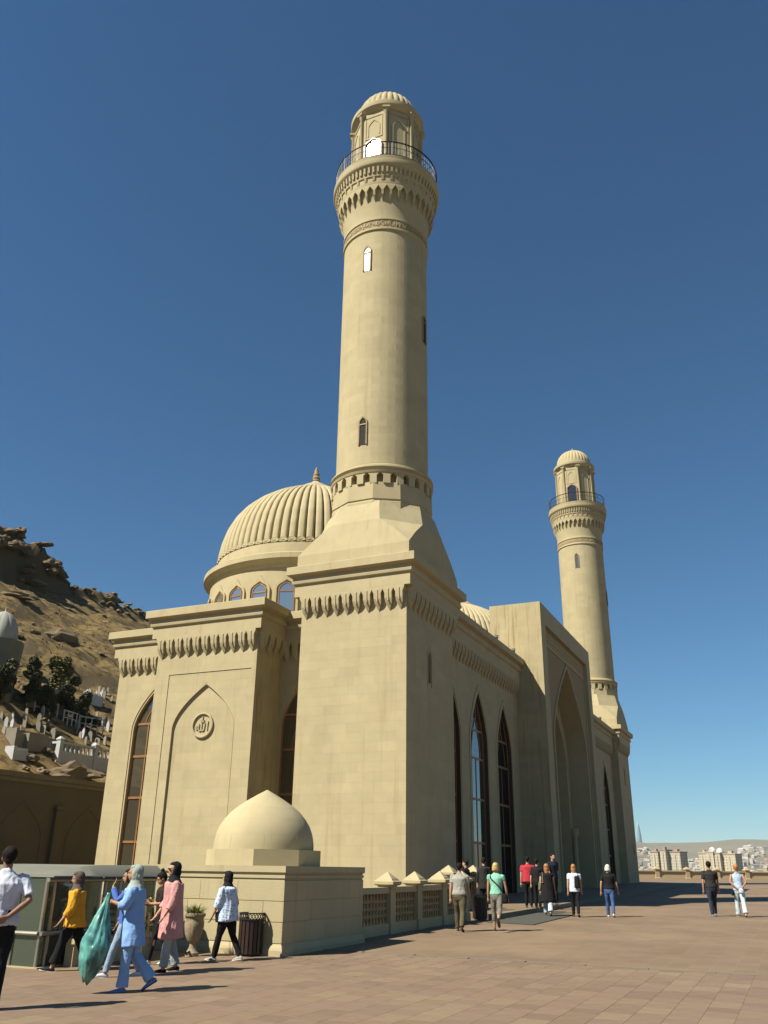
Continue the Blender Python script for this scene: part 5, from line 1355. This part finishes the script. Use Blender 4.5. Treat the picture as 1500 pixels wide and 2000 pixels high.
    if pants and pants.get('skirt'):
        zb, wv, dv = pants['skirt']; solid('skirt', [tube([sc(T(0, 0, z)) for z in (zb, (zb + 0.6) / 2, 0.60)], [(wv * H, dv * H), ((wv + 0.09) / 2 * H, (dv + 0.07) / 2 * H), (0.082 * b * H, 0.062 * b * H)], 24)], pants['m'], e, vox, 4)
    # ---- shoes
    if shoes:
        for (an, fd, up, s) in foots:
            bt = an - up * 0.030; sd = fd.cross(up).normalized()
            upper = [tube([sc(bt - fd * 0.028), sc(bt - fd * 0.012 + up * 0.006), sc(bt + fd * 0.03 + up * 0.003), sc(bt + fd * 0.075 - up * 0.003), sc(bt + fd * 0.104 - up * 0.006)], [(0.018 * H, 0.020 * H), (0.0205 * H, 0.026 * H), (0.022 * H, 0.020 * H), (0.025 * H, 0.0135 * H), (0.017 * H, 0.008 * H)], 12, side=sd)]
            so_ = solid('shoe', upper, shoes['m'], e, vox * 0.8, 2)
            sol = [tube([sc(bt - fd * 0.034 - up * 0.0125), sc(bt + fd * 0.03 - up * 0.0125), sc(bt + fd * 0.08 - up * 0.0125), sc(bt + fd * 0.112 - up * 0.0115)], [(0.0195 * H, 0.0062 * H), (0.022 * H, 0.0058 * H), (0.0255 * H, 0.0055 * H), (0.015 * H, 0.005 * H)], 12, side=sd)]
            v, f = sol[0]; m_ = MB(); m_.add(v, f); m_.build('sole', shoes.get('sole', shoes['m']), so_, smooth=True)
    # ---- top
    if top:
        q = []; hem = top.get('hem', 0.50); g = top.get('g', 0.011); wv = top.get('flare', 1.0)
        zz = [z for z in (0.40, 0.45, 0.50, 0.55, 0.60, 0.65, 0.70, 0.765, 0.80) if z > hem + 0.015]
        zz = [hem] + zz; rr_ = []
        for z in zz:
            i = 0
            a, c = 0.092 * b, 0.066 * b
            for (z0_, a0_, c0_), (z1_, a1_, c1_) in zip(tors[:-1], tors[1:]):
                if z0_ <= z <= z1_: t = (z - z0_) / (z1_ - z0_); a, c = a0_ + (a1_ - a0_) * t, c0_ + (c1_ - c0_) * t
            if z < 0.56: a, c = max(a, 0.094 * b), max(c, 0.070 * b)
            lo = max(0.0, (0.66 - z) / 0.3); k = 1 + (wv - 1) * lo
            if top.get('loose'): a = max(a, 0.088 * b + 0.02 * lo); c = max(c, 0.068 * b + 0.01 * lo)
            rr_.append(((a * k + g) * H, (c * k + g) * H))
        q.append(tube([sc(T(0, top.get('belly', 0) * (1 - abs(z - 0.6) * 3) if z < 0.75 else 0, z)) for z in zz] + [sc(T(0, -0.004, 0.828))], rr_ + [((0.052 + g * 0.6) * H, (0.036 + g * 0.6) * H)], 22, flat=1))
        sl_ = top.get('sleeve', 0.6)     # 0..1 upper arm, 1..2 forearm
        for (so_, el, wr, hd) in A_:
            if sl_ <= 0: continue
            sw = top.get('sw', 1.0)
            pts = [so_.lerp(sh[0].lerp(sh[1], 0.5), 0.15), so_, so_.lerp(el, min(1, sl_) * 0.6), so_.lerp(el, min(1, sl_))]; r2 = [0.032, 0.0335, 0.0325 * sw, 0.032 * sw]
            if sl_ > 1: pts += [el.lerp(wr, (sl_ - 1) * 0.5), el.lerp(wr, sl_ - 1)]; r2 += [0.029 * sw, 0.0275 * sw]
            q.append(tube([sc(p) for p in pts], [r_ * H * (0.7 + 0.3 * b) for r_ in r2], 14, flat=2))
        if top.get('collar'): q.append(tube([sc(T(0, -0.002, 0.815)), sc(T(0, -0.002, 0.85))], [0.044 * H, 0.037 * H], 14))
        solid(top.get('name', 'shirt'), q, top['m'], e, vox, top.get('sm', 3), 0.011 if near else 0.008)
    # ---- hair
    if hair:
        k = hair['k']; q = []
        if k in ('short', 'bob', 'long', 'bun'):
            q.append(hell((0, -0.016, 0.022), (0.050, 0.056, 0.054))); q.append(hell((0, 0.012, 0.052), (0.037, 0.032, 0.019)))
        if k == 'short': q.append(hell((0, -0.038, -0.012), (0.036, 0.022, 0.034)))
        if k == 'bob':
            q += [hell((0, -0.03, -0.012), (0.053, 0.042, 0.048)), hell((-0.04, -0.004, -0.01), (0.017, 0.03, 0.042)), hell((0.04, -0.004, -0.01), (0.017, 0.03, 0.042))]
            for i in range(9):
                a = math.pi + math.pi * (i / 8.0); q.append(hell((0.047 * math.cos(a), -0.022 + 0.036 * math.sin(a), -0.04 + 0.008 * (i % 3)), (0.012, 0.012, 0.022)))
        if k == 'long':
            q += [hell((0, -0.036, -0.03), (0.048, 0.03, 0.07)), hell((0, -0.042, -0.085), (0.04, 0.02, 0.06))]
            for s in (-1, 1): q.append(hell((0.04 * s, -0.01, -0.03), (0.014, 0.024, 0.06)))
        if k == 'bun': q += [hell((0, -0.034, -0.004), (0.042, 0.03, 0.04)), hell((0, -0.036, 0.088), (0.022, 0.022, 0.022))]
        if k == 'hijab':
            q += [hell((0, -0.024, 0.018), (0.052, 0.058, 0.056)), hell((0, -0.034, -0.03), (0.049, 0.042, 0.056)), hell((0, 0.004, 0.052), (0.038, 0.036, 0.02)), hell((-0.040, -0.006, -0.022), (0.015, 0.028, 0.05)), hell((0.040, -0.006, -0.022), (0.015, 0.028, 0.05)), hell((0, 0.004, -0.08), (0.042, 0.036, 0.018))]
            q.append(tube([hp_(0, -0.012, -0.05), sc(T(0, 0.0, 0.845)), sc(T(0, 0.002, 0.805)), sc(T(0, 0.002, hair.get('drape', 0.765)))], [(0.046 * H, 0.044 * H), (0.068 * H, 0.058 * H), (0.112 * H * hair.get('wide', 1), 0.076 * H), (0.108 * H * hair.get('wide', 1), 0.092 * H)], 18, flat=2))
            if hair.get('tail'):
                q.append(tube([sc(T(*p)) for p in hair['tail']], [(0.02 * H, 0.012 * H)] * len(hair['tail']), 10))
        solid('headscarf' if k == 'hijab' else 'hair', q, hair['m'], e, vox, 2, 0.006)
    if extras: extras(e, sc, T, hp_, A_, H, vox)
    return e
def place(px, py, ptop, dz=0.0):
    P = gnd(px, py, dz); return P, height_for(P, ptop)
def bag_part(e, name, parts, m, vox=0.01): return solid(name, parts, m, e, vox, 2)
blk = cloth('black', (0.010, 0.010, 0.011), bump=0.5); dkn = cloth('dark_navy', (0.018, 0.02, 0.03)); wh = cloth('white', (0.46, 0.48, 0.54)); hair_d = mat('hair_dark', (0.010, 0.008, 0.006), 0.8, var=0.4, vscale=30, bump=0.5, bscale=60, spec=0.15)
hair_b = mat('hair_blonde', (0.42, 0.27, 0.09), 0.5, var=0.45, vscale=25, bump=0.9, bscale=50); hair_a = mat('hair_auburn', (0.30, 0.13, 0.035), 0.5, var=0.4, vscale=25, bump=0.9, bscale=50); hair_w = mat('hair_white', (0.60, 0.57, 0.48), 0.6, var=0.2, vscale=25, bump=0.9, bscale=50)
white_sole = mat('white_rubber', (0.6, 0.58, 0.52), 0.6); FACE = lambda deg: R(-deg)   # deg: azimuth the person faces, clockwise from straight ahead
def strap(e, pts, m, r=0.008, name='strap'):
    b = MB(); b.path([tuple(p) for p in pts], r, 6); return b.build(name, m, e)
# 1 man in white shirt, hands behind his back
P, h = place(-32, 1974, 1655); BACK = ({'e': (-0.165, -0.06, 0.66), 'w': (-0.045, -0.115, 0.555), 'h': (0.03, -0.12, 0.535)}, {'e': (0.175, -0.06, 0.66), 'w': (0.05, -0.12, 0.56), 'h': (-0.03, -0.125, 0.535)})
person('man in white short-sleeved shirt and black trousers, hands clasped behind his back', P, FACE(-22), h, 2, ((3, 2), (-3, 2)), BACK, 0, 1.22, {'m': wh, 'hem': 0.51, 'sleeve': 0.75, 'collar': 1, 'g': 0.013, 'sw': 1.05}, {'m': blk, 'fit': 1.15}, {'m': mat('black_leather', (0.012, 0.011, 0.01), 0.35)}, {'k': 'short', 'm': hair_d}, near=True)
# 2 woman in yellow
yel = cloth('yellow', (0.50, 0.25, 0.022)); taupe = cloth('taupe', (0.085, 0.062, 0.052))
def ex2(e, sc, T, hp_, A_, H, vox):
    strap(e, [sc(T(-0.07, 0.02, 0.80)), sc(T(-0.02, 0.085, 0.70)), sc(T(0.06, 0.09, 0.55)), sc(T(0.09, 0.085, 0.50))], blk)
    bag_part(e, 'shoulder_bag', [tube([sc(T(0.04, 0.115, 0.44)), sc(T(0.045, 0.12, 0.54))], [(0.04 * H, 0.018 * H), (0.042 * H, 0.016 * H)], 8)], blk); bag_part(e, 'phone', [tube([sc(T(-0.05, 0.135, 0.50)), sc(T(-0.05, 0.12, 0.57))], [(0.02 * H, 0.006 * H), (0.02 * H, 0.006 * H)], 8)], mat('phone_case', (0.36, 0.34, 0.30), 0.4))
P, h = place(133, 1896, 1698)
person('woman in loose yellow blouse and taupe headscarf walking left', P, FACE(-102), h, 0, ((24, 8), (-18, 12)), ((8, 6, 30), (-10, 8, 20)), 3, 1.12, {'m': yel, 'hem': 0.46, 'sleeve': 1.55, 'g': 0.014, 'flare': 1.28, 'loose': 1, 'sw': 1.45, 'name': 'blouse'}, {'m': blk, 'to': 0.82, 'fit': 1.35, 'flare': 1.35}, {'m': dkn, 'sole': white_sole}, {'k': 'hijab', 'm': taupe, 'drape': 0.75}, head=(10, 0), near=True, extras=ex2)
# 3 woman in dark scarf behind the bag, raising her hand
blu = cloth('blue_jacket', (0.06, 0.12, 0.34)); pale_j = cloth('pale_jeans', (0.20, 0.27, 0.34))
P, h = place(236, 1908, 1694)
person('woman in blue jacket and black scarf raising one hand, behind the teal bag', P, FACE(-100), h, 0, ((22, 8), (-14, 12)), ({'e': (-0.12, 0.10, 0.70), 'w': (-0.03, 0.16, 0.84), 'h': (0.0, 0.12, 0.92)}, (6, 6, 20)), 3, 1.0, {'m': blu, 'hem': 0.5, 'sleeve': 1.8, 'name': 'jacket', 'loose': 1}, {'m': pale_j, 'to': 0.95}, {'m': wh, 'sole': white_sole}, {'k': 'hijab', 'm': blk, 'drape': 0.70}, near=True)
# 4 woman in light blue carrying the bag
lb = cloth('light_blue', (0.19, 0.33, 0.58)); lgrey = cloth('pale_grey_green', (0.26, 0.29, 0.25))
P4, h4 = place(246, 1938, 1690)
person('woman in light blue tunic and trousers, pale headscarf, carrying the teal bag', P4, FACE(-98), h4, 0, ((6, 4), (-9, 30)), ({'e': (-0.14, 0.07, 0.67), 'w': (-0.10, 0.17, 0.70), 'h': (-0.09, 0.24, 0.72)}, (-4, 5, 14)), 4, 1.08, {'m': lb, 'hem': 0.36, 'sleeve': 1.35, 'g': 0.014, 'flare': 1.12, 'loose': 1, 'sw': 1.3, 'name': 'tunic'}, {'m': lb, 'to': 0.96, 'fit': 1.25, 'flare': 1.4}, {'m': cloth('blue_sandal', (0.10, 0.18, 0.42)), 'sole': dkn}, {'k': 'hijab', 'm': lgrey, 'drape': 0.77, 'tail': [(0, 0.05, 0.84), (0.01, 0.085, 0.77), (0.02, 0.095, 0.70)]}, near=True)
# teal rubbish bag (held in her left hand)
teal = bpy.data.materials.new('teal_plastic'); teal.use_nodes = True; b_ = teal.node_tree.nodes['Principled BSDF']; b_.inputs['Roughness'].default_value = 0.3; b_.inputs['Specular IOR Level'].default_value = 0.7
N_ = teal.node_tree.nodes; K_ = teal.node_tree.links.new; tc_ = N_.new('ShaderNodeTexCoord'); n_ = N_.new('ShaderNodeTexNoise'); n_.inputs['Scale'].default_value = 5; n_.inputs['Detail'].default_value = 5; K_(tc_.outputs['Object'], n_.inputs['Vector']); r_ = N_.new('ShaderNodeValToRGB'); r_.color_ramp.elements[0].position = 0.35; r_.color_ramp.elements[0].color = (0.016, 0.085, 0.08, 1); r_.color_ramp.elements[1].position = 0.65; r_.color_ramp.elements[1].color = (0.13, 0.37, 0.32, 1); K_(n_.outputs['Fac'], r_.inputs[0]); K_(r_.outputs[0], b_.inputs['Base Color'])
fwd = Vector((math.sin(R(-98)), math.cos(R(-98)), 0)); lft = Vector((-fwd.y, fwd.x, 0))
grip = P4 + fwd * (0.235 * h4) + lft * (0.09 * h4) + Vector((0, 0, 0.735 * h4))
bm = bmesh.new(); nseg, nrow = 56, 48; Lb = 0.98
for j in range(nrow + 1):
    t = j / nrow; rr0 = [0.02, 0.038, 0.075, 0.115, 0.145, 0.165, 0.155, 0.11, 0.035]; kk = t * 8; i0 = min(7, int(kk)); r0_ = rr0[i0] + (rr0[i0 + 1] - rr0[i0]) * (kk - i0)
    for i in range(nseg):
        a = 2 * math.pi * i / nseg; q = Vector((math.cos(a) * 1.6, math.sin(a) * 1.6, t * 2.2)); cr_ = noise.fractal(q, 0.8, 2.1, 4); pl_ = math.cos(a * 13 + 2.5 * noise.noise(q)) * 0.075 * (1 - 0.8 * t)
        rr_ = r0_ * (1 + 0.26 * cr_ + pl_) + 0.014 * noise.ridged_multi_fractal(q * 2.2, 0.9, 2.0, 3, 0.8, 1.5) * t
        bm.verts.new((rr_ * math.cos(a) * 1.0, rr_ * math.sin(a) * 0.85, 0.06 - Lb * t + 0.05 * t * cr_))
bm.verts.ensure_lookup_table()
for j in range(nrow):
    for i in range(nseg): bm.faces.new([bm.verts[j * nseg + i], bm.verts[(j + 1) * nseg + i], bm.verts[(j + 1) * nseg + (i + 1) % nseg], bm.verts[j * nseg + (i + 1) % nseg]])
bm.faces.new([bm.verts[nrow * nseg + i] for i in range(nseg)][::-1]); bm.faces.new([bm.verts[i] for i in range(nseg)])
bmesh.ops.recalc_face_normals(bm, faces=bm.faces)
me = bpy.data.meshes.new('rubbish_bag'); bm.to_mesh(me); bm.free(); me.materials.append(teal); me.polygons.foreach_set('use_smooth', [True] * len(me.polygons))
bg_o = bpy.data.objects.new('rubbish_bag', me); col.objects.link(bg_o); bg_o.location = grip; bg_o.rotation_euler = (R(-2), R(8), R(10)); setp(bg_o, 'large crumpled teal plastic bag held by the woman in light blue', 'bag')
# 5 woman with bun behind pink coat
aqua = cloth('aqua_shoe', (0.30, 0.62, 0.55))
P, h = place(306, 1884, 1703)
person('woman with hair bun, dark clothes and aqua trainers beside the pink coat', P, FACE(-112), h, 0, ((16, 6), (-10, 10)), ({'e': (-0.13, 0.04, 0.66), 'w': (-0.06, 0.15, 0.66), 'h': (-0.03, 0.2, 0.7)}, {'e': (0.13, 0.04, 0.66), 'w': (0.06, 0.16, 0.64), 'h': (0.03, 0.21, 0.68)}), 4, 0.95, {'m': cloth('dark_brown', (0.022, 0.016, 0.012)), 'hem': 0.5, 'sleeve': 0.8}, {'m': blk, 'to': 0.9, 'fit': 0.8}, {'m': aqua, 'sole': white_sole}, {'k': 'bun', 'm': hair_d}, head=(22, 0), near=True)
# 6 woman in pink coat
pink = cloth('pink', (0.46, 0.235, 0.22)); gjean = cloth('pale_grey_jeans', (0.30, 0.33, 0.32))
def ex6(e, sc, T, hp_, A_, H, vox):
    m_ = MB(); gm = mat('sunglass', (0.01, 0.01, 0.01), 0.1)
    for s in (-1, 1): v, f = ell((0, 0, 0), (0.016, 0.005, 0.013)); m_.add([hp_(p[0] + 0.019 * s, p[1] + 0.052, p[2] + 0.006) for p in v], f)
    m_.bar(hp_(-0.045, 0.03, 0.012), hp_(-0.02, 0.054, 0.012), 0.003, 5); m_.bar(hp_(0.045, 0.03, 0.012), hp_(0.02, 0.054, 0.012), 0.003, 5); m_.bar(hp_(-0.01, 0.056, 0.01), hp_(0.01, 0.056, 0.01), 0.003, 5); m_.build('sunglasses', gm, e)
P, h = place(325, 1899, 1684)
person('woman in long pink coat, black headscarf and sunglasses', P, FACE(-118), h, 1, ((8, 3), (-8, 8)), ((10, 5, 22), (4, 6, 34)), 2, 1.15, {'m': pink, 'hem': 0.31, 'sleeve': 1.5, 'g': 0.016, 'flare': 1.14, 'loose': 1, 'sw': 1.25, 'name': 'coat'}, {'m': gjean, 'to': 0.93, 'fit': 1.15, 'flare': 1.2}, {'m': blk, 'sole': white_sole}, {'k': 'hijab', 'm': blk, 'drape': 0.79}, near=True, extras=ex6)
# 7 woman in patterned shirt
flo = cloth('floral', (0.44, 0.50, 0.58), extra=floral)
def ex7(e, sc, T, hp_, A_, H, vox):
    strap(e, [sc(T(0.085, -0.04, 0.81)), sc(T(0.06, -0.088, 0.72)), sc(T(-0.06, -0.09, 0.60)), sc(T(-0.125, 0.0, 0.53)), sc(T(-0.13, 0.06, 0.5))], blk)
    bag_part(e, 'shoulder_bag', [tube([sc(T(-0.125, 0.06, 0.44)), sc(T(-0.125, 0.06, 0.54))], [(0.016 * H, 0.04 * H), (0.016 * H, 0.04 * H)], 8)], blk)
P, h = place(438, 1877, 1700)
person('woman in blue and white patterned shirt and black headscarf in front of the tomb wall', P, FACE(-66), h, 1, ((16, 4), (-14, 14)), ((10, 8, 16), (-8, 8, 20)), 5, 1.28, {'m': flo, 'hem': 0.45, 'sleeve': 1.25, 'g': 0.016, 'flare': 1.15, 'loose': 1, 'sw': 1.3}, {'m': blk, 'to': 0.95, 'fit': 1.05}, {'m': cloth('grey_shoe', (0.30, 0.30, 0.28)), 'sole': white_sole}, {'k': 'hijab', 'm': blk, 'drape': 0.80, 'wide': 0.8}, near=True, extras=ex7)
# ---- people nearer the mosque, seen from behind
def back(px, py, pt, label, top, pants, shoes, hair, legs=((14, 4), (-14, 16)), arms=((-12, 7, 10), (12, 7, 12)), skin=1, build=1.0, az=14, dz=0.0, ex=None, head=(0, 0)):
    P, h = place(px, py, pt, dz)
    h = max(1.52, min(1.9, h))
    return person(label, P, FACE(az), h, skin, legs, arms, 2, build, top, pants, shoes, hair, head, False, ex)
olive = cloth('olive', (0.085, 0.07, 0.04)); greyt = cloth('grey_knit', (0.26, 0.25, 0.21)); dsh = {'m': mat('dark_shoe', (0.03, 0.02, 0.015), 0.5)}
back(899, 1819, 1688, 'man in grey pullover and olive trousers walking past the balustrade', {'m': greyt, 'hem': 0.53, 'sleeve': 0.6, 'collar': 1}, {'m': olive, 'fit': 1.25}, dsh, {'k': 'short', 'm': hair_d}, build=1.18)
def exbag(x, y, z, w_, d_, hh, m, sx=-1, loop=True):
    def f(e, sc, T, hp_, A_, H, vox):
        bag_part(e, 'bag', [tube([sc(T(x, y, z)), sc(T(x, y, z + hh))], [(w_ * H, d_ * H), (w_ * 0.9 * H, d_ * 0.9 * H)], 10)], m, 0.012)
        if loop: strap(e, [sc(T(0.09 * sx, 0.0, 0.83)), sc(T(0.08 * sx, -0.075, 0.77)), sc(T(x * 0.5, -0.088, 0.64)), sc(T(x, y - d_ * 0.3, z + hh))], m, 0.014)
    return f
back(972, 1819, 1685, 'woman in mint green top and grey capri trousers with black shoulder bag', {'m': cloth('mint', (0.19, 0.42, 0.30)), 'hem': 0.53, 'sleeve': 0.3}, {'m': cloth('grey_capri', (0.15, 0.14, 0.12)), 'to': 0.55}, dsh, {'k': 'bob', 'm': hair_b}, ((10, 2), (-20, 44)), ((4, 8, 8), (6, 14, 10)), ex=exbag(0.13, -0.02, 0.42, 0.06, 0.035, 0.11, blk))
back(1072, 1790, 1693, 'auburn haired woman in black dress over pale patterned trousers with olive bag', {'m': blk, 'hem': 0.28, 'sleeve': 0.2, 'flare': 1.25, 'loose': 1, 'name': 'dress'}, {'m': cloth('pale_print', (0.42, 0.46, 0.48), var=0.5), 'to': 0.85, 'fit': 1.5, 'flare': 1.2}, dsh, {'k': 'long', 'm': hair_a}, build=1.15, ex=exbag(-0.15, -0.01, 0.5, 0.03, 0.05, 0.14, cloth('olive_bag', (0.16, 0.14, 0.08)), -1))
back(1126, 1791, 1692, 'auburn haired woman in white tee shirt and black trousers with black backpack', {'m': wh, 'hem': 0.48, 'sleeve': 0.5, 'loose': 1}, {'m': blk}, dsh, {'k': 'long', 'm': hair_a}, ex=exbag(0.06, -0.115, 0.56, 0.06, 0.035, 0.2, blk, 1))
back(1194, 1791, 1691, 'white haired woman in black top and blue jeans', {'m': blk, 'hem': 0.53, 'sleeve': 0.65}, {'m': cloth('blue_jeans', (0.045, 0.085, 0.19)), 'fit': 1.0}, {'m': wh}, {'k': 'bob', 'm': hair_w}, build=1.08, arms=((-10, 14, 14), (8, 16, 14)))
back(1396, 1790, 1682, 'man in black tee shirt and dark jeans walking toward the parapet', {'m': cloth('charcoal', (0.022, 0.022, 0.02)), 'hem': 0.52, 'sleeve': 0.7}, {'m': cloth('dark_jeans', (0.022, 0.028, 0.042))}, {'m': cloth('grey_trainer', (0.16, 0.16, 0.16))}, {'k': 'short', 'm': hair_d}, ((-8, 6), (20, 6)), ((-8, 10, 8), (10, 10, 8)), 0, 1.15, 8)
def exh(e, sc, T, hp_, A_, H, vox):
    v, f = ell((0, 0, 0), (0.05, 0.02, 0.05)); m_ = MB(); m_.add([sc(T(p[0] + 0.03, p[1] - 0.13, p[2] + 0.50)) for p in v], f); m_.build('sun_hat', wh, e, smooth=True)
    bag_part(e, 'bag', [tube([sc(T(-0.13, -0.02, 0.42)), sc(T(-0.13, -0.02, 0.50))], [(0.03 * H, 0.05 * H), (0.03 * H, 0.05 * H)], 8)], blk)
back(1450, 1791, 1688, 'woman in sleeveless blue print top and pale trousers holding a white hat behind her', {'m': cloth('blue_print', (0.28, 0.36, 0.46), var=0.5), 'hem': 0.5, 'sleeve': 0.0}, {'m': cloth('pale_blue_trousers', (0.42, 0.50, 0.52), var=0.3), 'fit': 1.3, 'flare': 1.3}, {'m': cloth('tan_sandal', (0.42, 0.24, 0.14))}, {'k': 'short', 'm': hair_a}, arms=({'e': (-0.155, -0.05, 0.66), 'w': (-0.04, -0.11, 0.54), 'h': (0.02, -0.12, 0.51)}, {'e': (0.155, -0.05, 0.66), 'w': (0.06, -0.11, 0.56), 'h': (0.03, -0.125, 0.51)}), skin=0, ex=exh)
# ---- figures in the shade by the portal (on the walkway)
back(1034, 1773, 1673, 'person in red shirt standing in the shade beside the portal', {'m': cloth('red', (0.34, 0.03, 0.04)), 'hem': 0.5, 'sleeve': 0.6, 'loose': 1}, {'m': blk}, dsh, {'k': 'short', 'm': hair_d}, ((2, 1), (-3, 2)), build=1.25, dz=0.14)
back(1052, 1775, 1684, 'person in dark clothes next to the red shirt, in the shade', {'m': blk, 'hem': 0.5, 'sleeve': 0.8}, {'m': blk}, dsh, {'k': 'short', 'm': hair_d}, ((2, 1), (-3, 2)), dz=0.14, az=30)
back(1083, 1768, 1667, 'tall man in dark clothes standing in the shade before the portal', {'m': dkn, 'hem': 0.5, 'sleeve': 0.8}, {'m': blk}, dsh, {'k': 'short', 'm': hair_d}, ((2, 1), (-3, 2)), dz=0.14, az=150, build=1.15)
back(913, 1785, 1680, 'person in dark clothes partly hidden behind the man in grey', {'m': blk, 'hem': 0.5, 'sleeve': 1.7}, {'m': blk}, dsh, {'k': 'short', 'm': hair_d}, ((2, 1), (-3, 2)), dz=0.0, az=-60)
back(947, 1778, 1686, 'person in dark clothes standing by the blue window', {'m': cloth('black_print', (0.02, 0.018, 0.018), var=0.5), 'hem': 0.4, 'sleeve': 1.7, 'loose': 1}, {'m': blk}, dsh, {'k': 'short', 'm': hair_d}, ((2, 1), (-3, 2)), dz=0.14, az=20)
# ================================================================ HAZE
hz_m = bpy.data.materials.new('air_haze'); hz_m.use_nodes = True
N_ = hz_m.node_tree.nodes; N_.remove(N_['Principled BSDF']); pv = N_.new('ShaderNodeVolumePrincipled'); pv.inputs['Color'].default_value = (0.80, 0.88, 0.95, 1); pv.inputs['Density'].default_value = 0.000045
hz_m.node_tree.links.new(pv.outputs[0], N_['Material Output'].inputs['Volume'])
b = MB(); b.box((-15500, -15500, -36), (15500, 15500, 330)); hzo = b.build('haze', hz_m); setp(hzo, 'thin pale haze in the air over the town', 'haze', kind='stuff')
